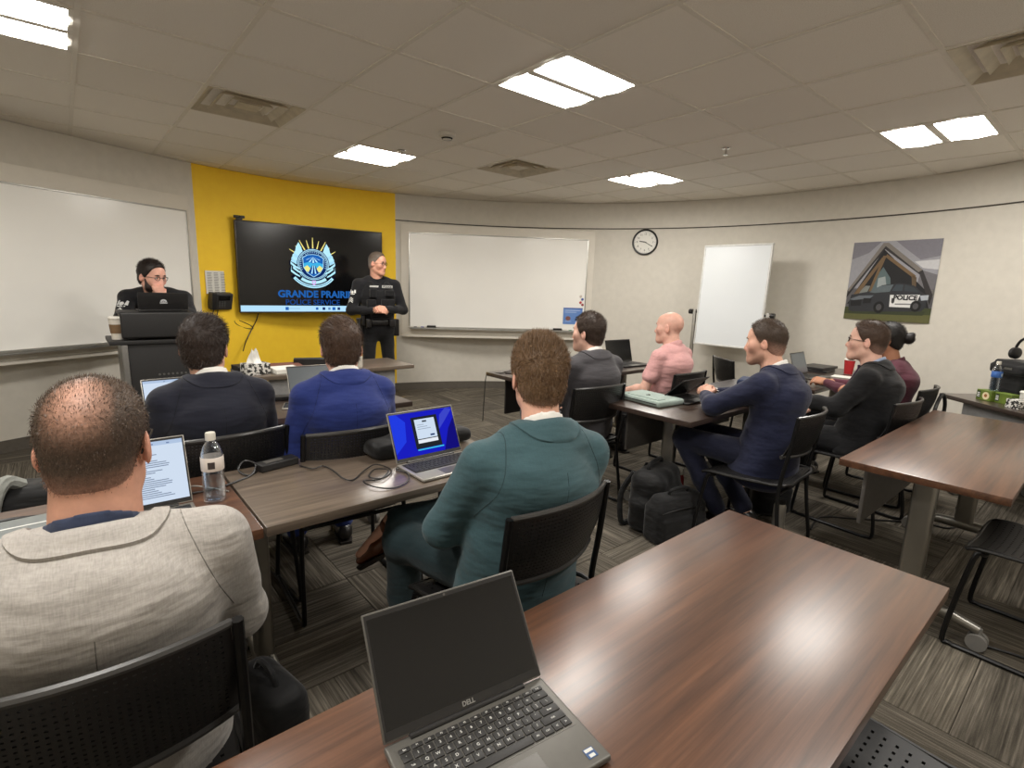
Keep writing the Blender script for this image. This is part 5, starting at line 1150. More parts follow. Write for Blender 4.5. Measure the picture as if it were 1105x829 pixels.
def laptop(label, loc, rz, w_, d, ang, body, lid_len=None, screen=None, keys='joined', rim=None, logo=None):
    t = thing('laptop', label, 'laptop', loc, rz); h = .014; ll = lid_len or d
    MB().box((-w_ / 2, -d / 2, .003), (w_ / 2, d / 2, h), .0045, 3).box((-w_ / 2 + .03, -d / 2 + .02, 0), (w_ / 2 - .03, -d / 2 + .03, .004)).box((-w_ / 2 + .03, d / 2 - .03, 0), (w_ / 2 - .03, d / 2 - .02, .004)).build('base', body, t)
    kw, kd = w_ * .9, d * .5; y1 = d / 2 - d * .10; hs_ = sum(r[2] for r in ROWS); y = y1; bed = MB().box((-kw / 2 - .003, y1 - kd - .003, h - .001), (kw / 2 + .003, y1 + .003, h + .0004)).build('keyboard', body if keys == 'single' else M_KEYS, t, 0)
    mb = MB(); legend = []; shared = {}
    for n, names, hh, wide in ROWS:
        rh = kd * hh / hs_; wts = [(wide or {}).get(i, 1.0) for i in range(n)]; u = kw / sum(wts); x = -kw / 2
        for i in range(n):
            lo, hi = (x + .0012, y - rh + .0012, h + .0004), (x + u * wts[i] - .0012, y - .0012, h + .0026)
            if keys == 'single':
                k = (round(hi[0] - lo[0], 5), round(rh, 5))
                if k not in shared: shared[k] = MB().box((-k[0] / 2, -(hi[1] - lo[1]) / 2, 0), (k[0] / 2, (hi[1] - lo[1]) / 2, .0022), .0009, 2).mesh('key', 40)
                o = link_mesh('key', shared[k], M_KEYS, bed); o.location = ((lo[0] + hi[0]) / 2, (lo[1] + hi[1]) / 2, h + .0004); legend.append((names[i], (lo[0] + hi[0]) / 2, (lo[1] + hi[1]) / 2, len(names[i])))
            else: mb.box(lo, hi)
            x += u * wts[i]
        y -= rh
    if keys == 'single':
        bmL = bmesh.new()
        for s, x, y, n in legend:
            if not s: continue
            o = text_obj('tmp', s, .0072 if n == 1 else .0042, M_LEGEND, None, Matrix.Translation((x, y, h + .00275)), .0001, .00008); bmL.from_mesh(o.data); me_ = o.data; bpy.data.objects.remove(o); bpy.data.meshes.remove(me_)
        me_ = bpy.data.meshes.new('key_lettering'); bmL.to_mesh(me_); bmL.free(); link_mesh('key_lettering', me_, M_LEGEND, bed)['kind'] = 'stuff'; mb.bm.free()
    else: prop(mb.build('keys', M_KEYS, bed, 0), kind='stuff')
    MB().box((-w_ * .17, -d / 2 + .008, h - .001), (w_ * .17, -d / 2 + d * .33, h + .0006), .0004, 1).build('touchpad', M_TPAD, t)
    c, s = math.cos(ang), math.sin(ang); ML_ = Matrix(((1, 0, 0, 0), (0, -c, -s, d / 2 - .004), (0, s, -c, h + .002), (0, 0, 0, 1)))
    MB().cyl((-w_ * .36, d / 2 - .004, h), (w_ * .36, d / 2 - .004, h), .006, n=10).build('hinge', M_LAPB, t)
    lid = MB().box((-w_ / 2, .002, -.006), (w_ / 2, ll, .0), .003, 2).xf(ML_).build('lid', rim or body, t)
    MB().box((-w_ / 2 + .003, .005, 0), (w_ / 2 - .003, ll - .003, .0007)).xf(ML_).build('screen_bezel', M_LAPB, lid, 0)
    x0, x1, q0, q1 = -w_ / 2 + .007, w_ / 2 - .007, .018, ll - .010
    MB().box((x0, q0, .0004), (x1, q1, .0010)).xf(ML_).build('screen', M_SCREENOFF if screen is not None and not isinstance(screen, str) else (M_DULL if screen == 'dull' else M_SCREENOFF), lid, 0)
    if callable(screen): poly_print('screen_picture', screen(x0, x1, q0, q1), M_GLOW, lid, ML_ @ Matrix.Translation((0, 0, .0012)), .0001)
    if logo: logo(lid, ML_)
    return t, ML_, lid
def rect(x0, y0, x1, y1): return [(x0, y0), (x1, y0), (x1, y1), (x0, y1)]
lp, ML1, lid = laptop('open dark grey laptop with a black screen on the foreground table', (.44, .522, TH), math.radians(-8), .295, .19, math.radians(125), M_LAPG, .192, None, 'single')
text_obj('maker_lettering', 'DELL', .0105, plain('logo_silver', srgb(170, 170, 168), .3, .6), lid, ML1 @ Matrix.Translation((0, .0105, .0011)), .0001, .0003)
sk = MB().box((.112, -.084, .0142), (.130, -.066, .0146)).build('sticker', plain('sticker_blue', srgb(36, 72, 120), .4), lp, 0); MB().box((.1135, -.073, .0146), (.1285, -.0675, .0148)).box((.116, -.0825, .0146), (.126, -.077, .0148)).build('sticker_print', M_LEGEND, sk, 0)
MB().cyl((0, .1855, .0008), (0, .1855, .0013), .0022, n=10).cyl((-.03, .1855, .0008), (-.03, .1855, .0012), .001, n=8).xf(ML1).build('camera_lens', M_TPAD, lid)
def blue_scr(x0, x1, y0, y1):
    W, H = x1 - x0, y1 - y0; it = [(srgb(26, 30, 190), rect(x0, y0, x1, y1), 0)]; f = lambda u, v: (x0 + u * W, y0 + v * H)
    it += [(srgb(34, 60, 225), [f(0, .1), f(.18, .35), f(.22, .8), f(.1, 1), f(0, 1)], 1), (srgb(20, 16, 120), [f(.75, 0), f(1, 0), f(1, .75), f(.88, .5)], 1), (srgb(60, 70, 200), [f(.72, .5), f(.85, .7), f(1, .95), f(.9, 1), f(.78, .85)], 1.5)]
    it += [(srgb(34, 38, 44), rect(*f(.31, .14), *f(.73, .88)), 3), (srgb(206, 222, 240), rect(*f(.36, .36), *f(.68, .82)), 4), (srgb(232, 238, 246), rect(*f(.36, .26), *f(.68, .34)), 4), (srgb(70, 80, 90), rect(*f(.48, .74), *f(.55, .78)), 5), (srgb(30, 60, 110), rect(*f(.57, .40), *f(.64, .44)), 5), (srgb(60, 190, 230), rect(*f(.33, .10), *f(.75, .13)), 3)]
    it += [(srgb(150, 165, 185), rect(*f(.39, .58 + .05 * k), *f(.6 - .05 * k, .595 + .05 * k)), 5) for k in range(3)]; return it
laptop('silver laptop with a glowing blue screen on the grey brown table', (1.085, 1.67, TH), math.radians(1), .31, .20, math.radians(114), M_LAPS, .205, blue_scr)
def doc_scr(x0, x1, y0, y1):
    W, H = x1 - x0, y1 - y0; rs = random.Random(4); f = lambda u, v: (x0 + u * W, y0 + v * H); it = [(srgb(208, 222, 240), rect(x0, y0, x1, y1), 0), (srgb(176, 196, 224), rect(*f(0, .93), *f(1, 1)), 1)]
    for k in range(24):
        u = .46 + .06 * (k % 3 > 0); it.append((srgb(130, 144, 168), rect(*f(u, .84 - k * .033), *f(u + .1 + .28 * rs.random(), .855 - k * .033)), 1)); 
        if k % 3 == 0: it.append((srgb(90, 100, 130), rect(*f(.44, .84 - k * .033), *f(.455, .855 - k * .033)), 1))
    for u in (.3, .56, .68, .84): it.append((srgb(110, 130, 170), rect(*f(u, .945), *f(u + .03, .965)), 2))
    return it
laptop('laptop showing a text document beside the water bottle', (.108, 1.72, TH), math.radians(0), .28, .215, math.radians(112), M_LAPS, .215, doc_scr)
laptop('open laptop with a dull grey screen left of the man in bright blue', (1.10, 3.02, TH), math.radians(-4), .30, .20, math.radians(112), M_LAPS, .205, 'dull')
laptop('laptop with a bright screen half hidden by the man in black navy', (.40, 2.93, TH), math.radians(3), .30, .2, math.radians(110), M_LAPS, .205, doc_scr)
laptop('half closed black laptop beside the clasped hands', (3.14, 1.85, TH), math.radians(0), .32, .2, math.radians(42), M_LAPB, .205, None)
laptop('black laptop standing open in front of the bald man in pink', (4.12, 3.09, TH), math.radians(-3), .36, .22, math.radians(104), M_LAPB, .225, None)
laptop('thin grey laptop open in front of the man in black', (5.03, 1.76, TH), math.radians(0), .3, .2, math.radians(108), M_LAPG, .205, 'dull')
def crest_small(lid, M):
    it = [(srgb(205, 208, 210), circ(0, 0, .012, 20), 1), (srgb(40, 40, 42), circ(0, 0, .008, 18), 2), (srgb(205, 208, 210), circ(0, 0, .0045, 14), 3), (srgb(205, 208, 210), band(0, -.002, .0135, .021, 0, 180, 16), 1), (srgb(205, 208, 210), [(-.026, -.006), (.026, -.006), (.022, -.013), (-.022, -.013)], 2)]
    poly_print('crest_decal', it, M_PRINT, lid, M @ Matrix.Translation((0, .062, -.0062)) @ Matrix.Rotation(PI, 4, 'Y'), .0002)
laptop('black laptop with a white crest on its lid, on the lectern', (.555, 4.78, 1.185), PI, .315, .2, math.radians(104), M_LAPB, .13, None, logo=crest_small)
# ------------------------------------------------------------------ small things on tables
def clear_mat(name, tint, gloss):
    m = bpy.data.materials.new(name); m.use_nodes = True; nt = m.node_tree; nt.nodes.remove(nt.nodes['Principled BSDF'])
    t = nt.nodes.new('ShaderNodeBsdfTransparent'); t.inputs[0].default_value = (*tint, 1); g = nt.nodes.new('ShaderNodeBsdfGlossy'); g.inputs['Roughness'].default_value = .08; g.inputs[0].default_value = (.95, .97, 1, 1)
    lw = nt.nodes.new('ShaderNodeLayerWeight'); lw.inputs[0].default_value = gloss; mx = nt.nodes.new('ShaderNodeMixShader')
    nt.links.new(lw.outputs['Facing'], mx.inputs[0]); nt.links.new(t.outputs[0], mx.inputs[1]); nt.links.new(g.outputs[0], mx.inputs[2]); nt.links.new(mx.outputs[0], nt.nodes['Material Output'].inputs[0]); return m
M_PET = clear_mat('clear_bottle', (.95, .97, .99), .45); M_WATER = clear_mat('water', (.84, .91, .97), .3)
def bottle(label, loc, s, band_c, mark_c):
    t = thing('water_bottle', label, 'bottle', loc)
    pr = [(.001, .002), (.022, 0), (.030, .006)]
    for k in range(7): z = .014 + k * .014; pr += [(.0325, z), (.0305, z + .007)]
    pr += [(.0325, .115), (.0325, .150), (.031, .165), (.024, .185), (.0155, .198), (.0125, .203), (.0125, .214)]
    MB().lathe([(r * s, z * s) for r, z in pr], 28).build('bottle_body', M_PET, t)
    MB().lathe([(.001 * s, .006 * s), (.028 * s, .008 * s), (.0298 * s, .1 * s), (.0298 * s, .135 * s), (.001 * s, .135 * s)], 24).build('water', M_WATER, t)
    MB().lathe([(.0327 * s, .108 * s), (.0332 * s, .109 * s), (.0332 * s, .152 * s), (.0327 * s, .153 * s)], 28, cap=False).build('label_band', plain('bottle_label', band_c, .5, var=.02), t)
    mb = MB()
    for k in range(7):
        an = -PI / 2 - .55 + k * .09; r = .0335 * s; mb.box((r - .0004, -.0011 * (1 + k % 2) * s, .118 * s), (r + .0004, .0011 * (1 + k % 2) * s, .14 * s), 0, 1, Matrix.Rotation(an, 4, 'Z'))
    mb.build('bar_marks', plain('bottle_marks', mark_c, .6), t, 0)
    MB().lathe([(.001, .212 * s), (.0145 * s, .212 * s), (.015 * s, .206 * s), (.015 * s, .226 * s), (.0135 * s, .23 * s), (.001, .23 * s)], 22).build('cap', M_WPL, t); return t
bottle('clear water bottle with a white label beside the document laptop', (.31, 1.83, TH), 1.0, srgb(224, 214, 204), srgb(60, 52, 50))
bottle('water bottle with a blue label on the green boxes at right', (5.12, .575, TH + .075), .95, srgb(60, 104, 176), srgb(200, 215, 235))
def cable(label, pts, r=.003, m=None, sub=6, name='cable', **k):
    o = MB().tube(pts, r, 6, sub=sub).build(name, m or M_BLACKP); return prop(o, label, 'cable', **k)
M_GREYCABLE = plain('grey_cable', srgb(150, 148, 142), .5)
z = TH + .004
cable('thin black cable coiled in loose loops on the grey brown table', [(x, y, z + .003 * (i % 3)) for i, (x, y) in enumerate([(.635, 2.0), (.66, 1.93), (.69, 1.93), (.71, 1.94), (.715, 1.86), (.71, 1.76), (.74, 1.74), (.81, 1.80), (.87, 1.83), (.9, 1.78), (.88, 1.72), (.82, 1.68), (.80, 1.74), (.85, 1.79), (.88, 1.74), (.82, 1.69), (.76, 1.70), (.765, 1.62), (.82, 1.585), (.89, 1.61), (.925, 1.68), (.915, 1.74), (.93, 1.76)])], .0026)
ad = thing('power_adapter', 'black power adapter brick on the grey brown table', 'adapter', (.565, 2.045, TH), math.radians(12)); MB().box((-.075, -.028, 0), (.075, .028, .03), .006, 3).build('brick', M_BLACKP, ad); MB().box((-.05, -.015, .0295), (.02, .015, .0305)).build('rating_label', M_TPAD, ad, 0)
cable('black cord looping from the power adapter past the water bottle', [(.49, 2.03, z), (.45, 2.0, z), (.43, 2.05, z + .01), (.46, 2.085, z + .03), (.49, 2.05, z + .02), (.46, 2.0, z), (.40, 1.96, z), (.33, 1.93, z), (.24, 1.93, z)], .0035)
cable('grey cable running behind the water bottle', [(.22, 1.98, z), (.27, 1.97, z + .01), (.33, 1.93, z), (.36, 1.88, z)], .0028, M_GREYCABLE)
cable('long black cable along the far edge of the left walnut table', [(-.6, 1.92, z), (-.35, 1.95, z), (-.2, 2.0, z + .004), (-.08, 1.98, z), (.02, 2.0, z), (.1, 1.97, z)], .005)
def softbag(name, label, cat, loc, rz, prims, mat, res=.009, group=None):
    t = thing(name, label, cat, loc, rz, group); link_mesh('bag_body', sdf_mesh('bag_body', prims, res), mat, t); return t
M_NYLON = fabric('black_nylon', srgb(15, 15, 16), wr=.4, rough=.6); M_NYLON2 = fabric('charcoal_canvas', srgb(25, 25, 26), wr=.5); M_LEATHER = plain('soft_black_leather', srgb(28, 27, 28), .4, var=.15, scale=14, bump=.12)
softbag('pouch', 'crumpled black pouch lying behind the blue screen laptop', 'bag', (1.12, 1.95, TH), 0, [rbox((-.1, 0, .035), (.13, .085, .035), .03, k=.03), rbox((.14, .02, .03), (.14, .07, .03), .028, k=.03), cap((-.2, -.03, .03), (-.05, .03, .06), .022, .03, k=.03), wrinkle(.006, 45, 40, 50, .7)], M_NYLON)
sl = thing('laptop_sleeve', 'pale mint laptop sleeve with a zip on the dark table', 'sleeve', (2.89, 1.975, TH), math.radians(-6)); M_MINT = fabric('mint_fabric', srgb(146, 160, 153), wr=.25)
MB().box((-.125, -.18, 0), (.125, .18, .038), .017, 4).build('case', M_MINT, sl); MB().tube([(-.125, -.16, .02), (-.126, .16, .02), (-.1, .181, .02), (.1, .181, .02)], .003, 6).build('zip', M_BLACKP, sl); MB().box((-.09, -.14, .0375), (-.02, .12, .042), .004, 2).build('front_pocket', M_MINT, sl); MB().box((-.03, .0, .038), (.0, .012, .045), .002).build('zip_pull', M_BLACKP, sl)
nb_ = thing('pouch', 'small navy zip pouch behind the sleeve of the man in navy', 'pouch', (4.02, 1.84, TH), .3); MB().box((-.12, -.09, 0), (.12, .09, .07), .025, 4).build('case', fabric('navy_nylon', srgb(46, 56, 82)), nb_); MB().tube([(-.1, -.091, .045), (.1, -.091, .045)], .003, 6).build('zip', M_BLACKP, nb_)
fo = thing('binder', 'silver grey binder with white stripes at the left edge of the table', 'binder', (-.21, 1.815, TH), math.radians(2)); M_BIND = plain('binder_grey', srgb(128, 134, 134), .35, .3)
MB().box((-.15, -.12, 0), (.15, .12, .028), .005, 3).build('cover', M_BIND, fo); MB().box((-.13, .05, .0278), (.13, .056, .0288)).box((-.13, -.02, .0278), (.13, -.015, .0288)).build('stripe', M_WPATCH, fo, 0); MB().box((-.06, -.06, .0278), (.08, -.053, .0288)).build('printed_strip', M_WPATCH, fo, 0)
ph2 = thing('smartphone', 'silver smartphone lying face up on the front dark table', 'phone', (.925, 3.03, TH), math.radians(-22)); MB().box((-.038, -.076, 0), (.038, .076, .009), .004, 3).build('case', M_LAPS, ph2); MB().box((-.033, -.066, .0088), (.033, .066, .0095)).build('screen', M_SCREENOFF, ph2, 0)
for k, (x, y, r_) in enumerate(((.70, 3.25, .3), (.80, 3.22, -.2))):
    g = thing('glasses_case' if k else 'notebook', ('dark closed notebook beside the phone on the front table', 'slim black case beside the phone on the front table')[k], ('notebook', 'case')[k], (x + .12, y + .02, TH), r_); MB().box((-.08, -.055 + .02 * k, 0), (.08, .055 - .02 * k, .018 + .008 * k), .005, 2).build('cover', M_BLACKP, g); MB().box((-.077, -.052 + .02 * k, .006), (.0815, .052 - .02 * k, .012)).build('page_edge' if not k else 'seam', M_WPATCH if not k else M_TPAD, g, 0)
# tissue box and papers on the presenter table
def tissue_mat():
    N = Nodes('damask_card', .6); v = N.n('ShaderNodeTexVoronoi', feature='DISTANCE_TO_EDGE'); v.inputs['Scale'].default_value = 55; N.l(N.coord(), v.inputs['Vector']); f = N.noise(N.coord(), 42, 2, .6)
    N.color(N.mix(N.math('GREATER_THAN', f, .5), srgb(222, 220, 214), srgb(44, 44, 42))); return N.m
M_DAM = tissue_mat()
tb = thing('tissue_box', 'black and white patterned tissue box with a tissue pulled up', 'tissue box', (1.055, 4.25, TH), math.radians(10)); MB().box((-.085, -.065, 0), (.085, .065, .085), .004, 2).build('box', M_DAM, tb)
mb = MB(); g = []
for i in range(9):
    row = []
    for k in range(17):
        t_ = 2 * PI * k / 16; v = i / 8; r = .05 * (1 - .72 * v) * (1 + .28 * math.sin(3 * t_ + 2 * v)); row.append((r * math.cos(t_) - .01 * v, r * .7 * math.sin(t_) + .01 * math.sin(5 * v), .083 + .105 * v + .012 * math.cos(2 * t_) * v))
    g.append(row)
mb.sheet(g).build('tissue', plain('tissue_paper', srgb(240, 238, 232), .8, var=.02), tb)
def flat(name, label, cat, loc, rz, dims, m, part='cover', extra=None):
    t = thing(name, label, cat, loc, rz); MB().box((-dims[0] / 2, -dims[1] / 2, 0), (dims[0] / 2, dims[1] / 2, dims[2]), min(.003, dims[2] * .3), 1).build(part, m, t)
    if extra: MB().box((-dims[0] / 2 + .004, -dims[1] / 2 - .001, dims[2] * .2), (dims[0] / 2 - .004, dims[1] / 2 - .004, dims[2] * .8)).build('pages', extra, t, 0)
    return t
M_PAPER = plain('white_paper', srgb(228, 226, 218), .7, var=.02)
flat('paper_stack', 'white stack of papers beside the tissue box', 'papers', (1.27, 4.25, TH), .05, (.2, .2, .035), M_PAPER, 'sheets')
flat('folder', 'reddish brown folder behind the papers on the presenter table', 'folder', (1.30, 4.5, TH), -.1, (.34, .24, .02), plain('brown_folder', srgb(110, 66, 50), .6), 'cover', M_PAPER)
flat('case', 'long dark case at the far edge of the presenter table', 'case', (1.62, 4.54, TH), -.35, (.36, .09, .05), M_BLACKP)
flat('device', 'flat black device at the left end of the presenter table', 'device', (1.02, 4.48, TH), .1, (.12, .16, .04), M_BLACKP)
hs_ = thing('hand_sanitizer', 'small white pump bottle beside the head of the man in blue', 'bottle', (1.86, 4.2, TH)); MB().lathe([(.001, 0), (.03, 0), (.032, .01), (.032, .09), (.014, .105), (.012, .12)], 22).build('bottle_body', M_WPL, hs_); MB().cyl((0, 0, .12), (0, 0, .14), .012).cyl((0, 0, .14), (0, 0, .155), .005).box((-.04, -.008, .15), (.012, .008, .16), .003).build('pump', M_WPL, hs_)
# right hand row
cup('red and white paper cup before the woman in burgundy', (5.60, 1.66, TH), .15, .045, srgb(172, 32, 36), srgb(214, 190, 184), srgb(228, 224, 216), band_=(.02, .96))
for k, lb in enumerate(('lower closed black laptop of the stack behind the grey laptop', 'upper closed black laptop of the stack behind the grey laptop')):
    t = flat('closed_laptop', lb, 'laptop', (5.58, 1.92, TH + .024 * k), .1 - .15 * k, (.33, .23, .023), M_LAPB, 'shell'); MB().cyl((-.12, .113, .012), (.12, .113, .012), .008, n=8).build('hinge', M_LAPG, t)
mo = thing('computer_mouse', 'black computer mouse at the near corner of the far table', 'mouse', (4.66, 1.72, TH), .2); link_mesh('shell', sdf_mesh('shell', [ell((0, 0, .012), (.032, .055, .024)), cut((0, 0, 0), (0, 0, -1))], .005), M_BLACKP, mo); MB().cyl((-.004, .03, .033), (.004, .03, .033), .008, n=12).build('wheel', M_TPAD, mo)
sm = thing('eyeglass_case', 'small dark case in front of the thin grey laptop', 'case', (4.75, 1.58, TH), .1); MB().box((-.08, -.035, 0), (.08, .035, .03), .013, 3).build('shell', M_BLACKP, sm); MB().tube([(-.079, -.036, .016), (.079, -.036, .016)], .002, 5).build('seam', M_TPAD, sm)
flat('notebook', 'white paper pad by the cup on the far table', 'papers', (5.33, 1.60, TH), .1, (.14, .2, .008), M_PAPER, 'sheets')
flat('tablet', 'thin dark tablet left of the charcoal suit on the far table', 'tablet', (3.28, 3.18, TH), .2, (.24, .17, .01), M_SCREENOFF, 'body'); cable('short black cable curled at the left end of the far table', [(2.74, 3.3, z), (2.85, 3.25, z), (2.9, 3.32, z + .01), (2.8, 3.36, z), (2.72, 3.33, z), (2.70, 3.42, z - .01), (2.66, 3.455, .70), (2.655, 3.47, .5), (2.66, 3.49, .3)], .004)
# boxes, bag and headset on the side table
M_GREEN = plain('green_card', srgb(98, 118, 40), .55, var=.2, scale=22); M_CREAM = plain('cream_print', srgb(222, 206, 168), .6); M_GLABEL = plain('green_print_dark', srgb(44, 56, 30), .6)
for k, (x, y, lb) in enumerate(((5.13, .60, 'green tea box with a round cream picture at the table end'), (5.075, .49, 'second green tea box, right of the one with the round picture'))):
    t = thing('tea_box', lb, 'box', (x, y, TH), _a + .06 * k, 'green tea boxes'); MB().box((-.06, -.035, 0), (.06, .035, .075), .002, 1).build('carton', M_GREEN, t)
    if k == 0: MB().cyl((.02, -.034, .036), (.02, -.0362, .036), .028, n=24).build('round_picture', M_CREAM, t); MB().cyl((.02, -.036, .038), (.02, -.037, .038), .012, n=18).build('picture_centre', plain('fruit_brown', srgb(150, 92, 48), .6), t)
    MB().box((-.054, -.0358, .012), (-.025, -.034, .066)).build('label_panel', M_GLABEL, t, 0); mb = MB(); [mb.box((-.050, -.0366, .022 + .012 * q), (-.03, -.0352, .028 + .012 * q)) for q in range(3)]; mb.build('print_strip', M_WPATCH, t, 0)
wb = thing('patterned_box', 'small black and white box at the right edge of the view', 'box', (4.93, .41, TH), _a); MB().box((-.05, -.05, 0), (.05, .05, .06), .002, 1).build('carton', M_DAM, wb)
wc = cup('white paper cup behind the small patterned box', (5.05, .39, TH), .11, .04, srgb(226, 224, 218), srgb(226, 224, 218), srgb(230, 228, 222))
bk = softbag('black_bag', 'boxy black bag standing on the side table', 'bag', (5.27, .47, TH), _a, [rbox((0, 0, .15), (.13, .09, .15), .02, k=.02), rbox((0, -.075, .235), (.14, .035, .035), .015, k=.012), wrinkle(.003, 40, 40, 40, .2)], M_NYLON); MB().box((-.05, -.112, .235), (.05, -.108, .25)).build('buckle', M_LAPG, bk)
hd = thing('headset', 'black headphones resting on top of the boxy black bag', 'headphones', (5.26, .46, TH + .303), _a)
mb = MB(); mb.tube([(-.085 * math.cos(t), .0, .06 + .105 * math.sin(t)) for t in np.linspace(0, PI, 15)], .009, 8); mb.build('headband', M_BLACKP, hd)
for s in (-1, 1): MB().lathe([(.001, 0), (.03, 0), (.042, .008), (.042, .03), (.03, .036), (.001, .036)], 22).xf(Matrix.Translation((s * .062, 0, .046)) @ Matrix.Rotation(s * PI / 2, 4, 'Y')).build('ear_cup', M_LEATHER, hd)
# things on the whiteboard trays
M_NOTICE = [srgb(96, 134, 196), srgb(60, 92, 160), srgb(176, 192, 220)]
inv = MR
def on_board(M, x, y, z): return M @ Vector((x, y, z))
ar = math.atan2(4.93 - 6.27, 5.50 - 3.50)
def tray(M, ang, name, label, x, dims, m, L_, cap_m=None, group=None, zt=.871, y=-.05):
    t = thing(name, label, name.replace('_', ' ') if name != 'board_eraser' else 'eraser', on_board(M, x, y, zt), ang, group)
    if name == 'marker': MB().cyl((-dims / 2, 0, .009), (dims * .15, 0, .009), .009, n=10).build('barrel', m, t); MB().cyl((dims * .15, 0, .009), (dims / 2, 0, .009), .0095, n=10).build('cap', cap_m, t)
    else: MB().box((-dims / 2, -.022, 0), (dims / 2, .022, .02), .002).build('felt', M_VDARK, t); MB().box((-dims / 2, -.024, .02), (dims / 2, .024, .036), .006, 2).build('grip', m, t)
M_MK = [plain('marker_' + n, srgb(*c), .4) for n, c in (('black', (24, 24, 26)), ('blue', (34, 60, 140)), ('red', (150, 34, 34)), ('green', (30, 100, 60)))]
tray(MR, ar, 'board_eraser', 'black eraser at the left end of the right whiteboard tray', .30, .12, M_BLACKP, 0); tray(MR, ar, 'board_eraser', 'black eraser at the right part of the right whiteboard tray', 2.02, .12, M_BLACKP, 0)
for k, (x, lb) in enumerate(((.05, 'first black capped marker from the left on the right whiteboard tray'), (.14, 'blue capped marker on the right whiteboard tray, left end'), (.22, 'red capped marker beside the left eraser'), (2.16, 'green capped marker right of the right eraser'), (2.27, 'black capped marker near the right end of the tray'), (2.37, 'last blue capped marker at the right end of the tray'))):
    tray(MR, ar, 'marker', lb, x, .12 if k else .11, M_WPL, 0, M_MK[(0, 1, 2, 3, 0, 1)[k]], 'markers on the whiteboard tray')
nt = thing('notice', 'blue notice with two small pictures stuck on the right whiteboard', 'notice', on_board(MR, 2.235, -.008, 1.075), ar)
MB().box((-.135, -.003, -.11), (.135, 0, .115)).build('sheet', plain('notice_blue', M_NOTICE[0], .5, var=.04), nt, 0)
poly_print('printed_pictures', [(M_NOTICE[2], rect(-.115, .05, .05, .058), 0), (M_NOTICE[2], rect(-.115, .075, .1, .085), 0), (srgb(126, 82, 74), circ(-.065, -.03, .035, 18, ry=.03), 0), (srgb(40, 48, 66), rect(.035, -.06, .1, -.03), 0), (srgb(54, 60, 80), circ(.068, -.025, .028, 14, 0, 180), 0), (M_NOTICE[2], rect(-.11, -.075, -.02, -.068), 0), (M_NOTICE[1], rect(-.135, .1, .135, .115), 0)], M_PRINT, nt, Matrix.Translation((0, -.0034, 0)) @ RX)
for k, (dx, dz, c) in enumerate(((.1, .19, (190, 70, 80)), (.125, .235, (70, 90, 160)), (.1, .275, (200, 190, 180)), (.13, .16, (150, 60, 70)))):
    g = thing('magnet', ('red magnet nearest above the blue notice', 'blue magnet above the blue notice', 'pale magnet topmost above the blue notice', 'dark red magnet touching the notice corner')[k], 'magnet', on_board(MR, 2.235 + dx, -.007, 1.075 + dz), ar); MB().lathe([(.001, 0), (.016, 0), (.018, .004), (.014, .01), (.001, .01)], 14).xf(RX).build('disc', plain('magnet_%d' % k, srgb(*c), .4), g)
# ------------------------------------------------------------------ bags and cables on the floor
bp = softbag('backpack', 'black backpack slumped against the table leg with a red bottle in its side', 'bag', (2.72, 1.76, 0), math.radians(12), [rbox((0, 0, .19), (.19, .11, .19), .07, k=.05), rbox((.0, -.1, .14), (.15, .06, .12), .05, k=.04), rbox((-.17, .0, .12), (.05, .09, .1), .04, k=.03), rbox((.18, 0, .12), (.045, .08, .1), .035, k=.03), wrinkle(.009, 21, 26, 24, .4), wrinkle(.004, 55, 48, 60, 1.4), cut((0, 0, 0.002), (0, 0, -1))], M_NYLON)
MB().tube([(-.1, .02, .37), (-.08, .02, .41), (.08, .02, .41), (.1, .02, .37)], .012, 8, sub=4).build('carry_handle', M_NYLON, bp); MB().tube([(-.12, -.12, .22), (0, -.165, .25), (.12, -.12, .22)], .004, 6, sub=5).build('zip', M_BLACKP, bp)
for s in (-1, 1): MB().tube([(s * .1, .11, .34), (s * .14, .17, .2), (s * .16, .15, .03), (s * .12, .12, .02)], .018, 8, sub=4).build('shoulder_strap', M_NYLON, bp)
rb = thing('drink_bottle', 'red drink bottle tucked in the backpack side pocket', 'bottle', (2.96, 1.755, .13)); MB().lathe([(.001, 0), (.032, 0), (.034, .01), (.034, .13), (.026, .15)], 20).build('bottle_body', plain('red_bottle', srgb(150, 30, 34), .4), rb); MB().lathe([(.001, .15), (.027, .15), (.027, .19), (.001, .19)], 18).build('cap', M_WPL, rb)
bc = softbag('briefcase', 'black soft briefcase with a top handle in front of the backpack', 'bag', (2.66, 1.58, 0), math.radians(-14), [rbox((0, 0, .115), (.185, .075, .115), .03, k=.02), rbox((0, .0, .235), (.17, .06, .05), .045, k=.03), rbox((0, -.075, .09), (.165, .02, .075), .015, k=.012), wrinkle(.004, 32, 30, 34, .9), cut((0, 0, .002), (0, 0, -1))], M_NYLON2)
MB().tube([(-.07, -.01, .275), (-.065, -.02, .31), (0, -.022, .318), (.065, -.02, .31), (.07, -.01, .275)], .011, 8, sub=4).build('carry_handle', M_NYLON, bc); MB().tube([(-.165, -.07, .2), (0, -.082, .215), (.165, -.07, .2)], .004, 6, sub=4).build('zip', M_BLACKP, bc); MB().tube([(.18, 0, .2), (.23, .05, .12), (.26, .12, .02), (.2, .16, .012), (.1, .15, .012)], .012, 8, sub=4).build('shoulder_strap', M_NYLON, bc)
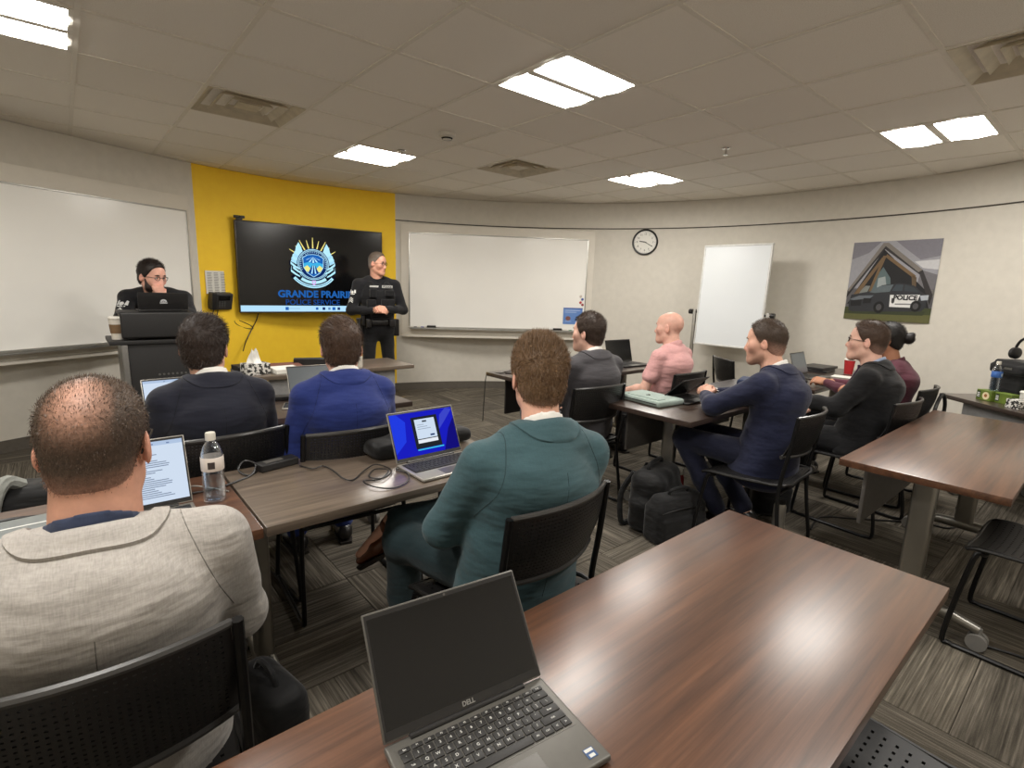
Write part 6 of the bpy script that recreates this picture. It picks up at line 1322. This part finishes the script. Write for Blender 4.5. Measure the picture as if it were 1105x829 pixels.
bp2 = softbag('backpack', 'black backpack on the floor behind the chair of the man in navy', 'bag', (3.52, 1.42, 0), math.radians(30), [rbox((0, 0, .19), (.15, .1, .19), .07, k=.05), rbox((0, -.09, .13), (.12, .05, .1), .04, k=.03), wrinkle(.008, 24, 26, 25, 2.2), cut((0, 0, .002), (0, 0, -1))], M_NYLON); MB().tube([(-.05, .03, .37), (0, .03, .40), (.05, .03, .37)], .01, 8, sub=4).build('carry_handle', M_NYLON, bp2)
tm = thing('flask', 'pale steel flask standing in front of that backpack under the navy chair', 'flask', (3.30, 1.24, 0)); MB().lathe([(.001, 0), (.032, 0), (.036, .01), (.036, .15), (.03, .17)], 20).build('body', M_LAPS, tm); MB().lathe([(.001, .17), (.031, .17), (.031, .2), (.001, .2)], 18).build('cap', M_BLACKP, tm)
bp3 = softbag('backpack', 'grey and black backpack standing on the floor beyond the left table', 'bag', (-.14, 2.62, 0), math.radians(-8), [rbox((0, 0, .33), (.17, .12, .33), .08, k=.05), rbox((0, -.1, .2), (.14, .05, .16), .05, k=.04), wrinkle(.008, 22, 25, 22, 3.1), cut((0, 0, .002), (0, 0, -1))], M_NYLON)
M_GSTRAP = fabric('grey_strap', srgb(150, 152, 146))
for s in (-1, 1): MB().tube([(s * .05, -.03, .66), (s * .085, -.08, .69), (s * .11, -.14, .62), (s * .12, -.165, .48), (s * .12, -.15, .25)], .024, 8, sub=4).build('shoulder_strap', M_GSTRAP, bp3)
hb = softbag('handbag', 'black handbag with a looped handle hung on the chair of the woman', 'bag', (4.60, .785, .46), math.radians(-8), [rbox((0, 0, .075), (.14, .05, .085), .03, k=.02), wrinkle(.005, 30, 30, 30, .3)], M_LEATHER); MB().tube([(-.06, 0, .14), (-.03, 0, .27), (.05, 0, .34), (.12, 0, .26), (.12, 0, .14)], .012, 8, sub=5).build('carry_handle', M_LEATHER, hb)
cable('black power cable snaking over the carpet under the right tables', [(3.45, 1.1, .006), (3.7, 1.13, .006), (3.85, 1.0, .006), (3.98, .87, .006), (4.1, .75, .006), (4.18, .66, .006), (4.22, .55, .006), (4.45, .52, .006), (4.7, .6, .006)], .006)
cable('dark cable lying on the carpet at the lower right by the caster', [(2.84, .24, .006), (2.87, .14, .006), (2.9, .02, .006), (2.95, -.2, .006)], .006)
cable('dark cable on the carpet at the far left', [(-1.2, 4.5, .006), (-.8, 4.62, .006), (-.45, 4.66, .006), (-.2, 4.58, .006), (.1, 4.75, .006)], .006)
ft = thing('foot_bag', 'black bag on the floor beside the chair of the man in grey', 'bag', (.335, 1.43, 0), .2); link_mesh('bag_body', sdf_mesh('bag_body', [rbox((0, 0, .17), (.07, .13, .17), .05, k=.03), wrinkle(.007, 26, 24, 28, 1.9), cut((0, 0, .002), (0, 0, -1))], .01), M_NYLON, ft); MB().tube([(0, -.06, .33), (0, -.03, .37), (0, .03, .37), (0, .06, .33)], .009, 8, sub=4).build('carry_handle', M_NYLON, ft)
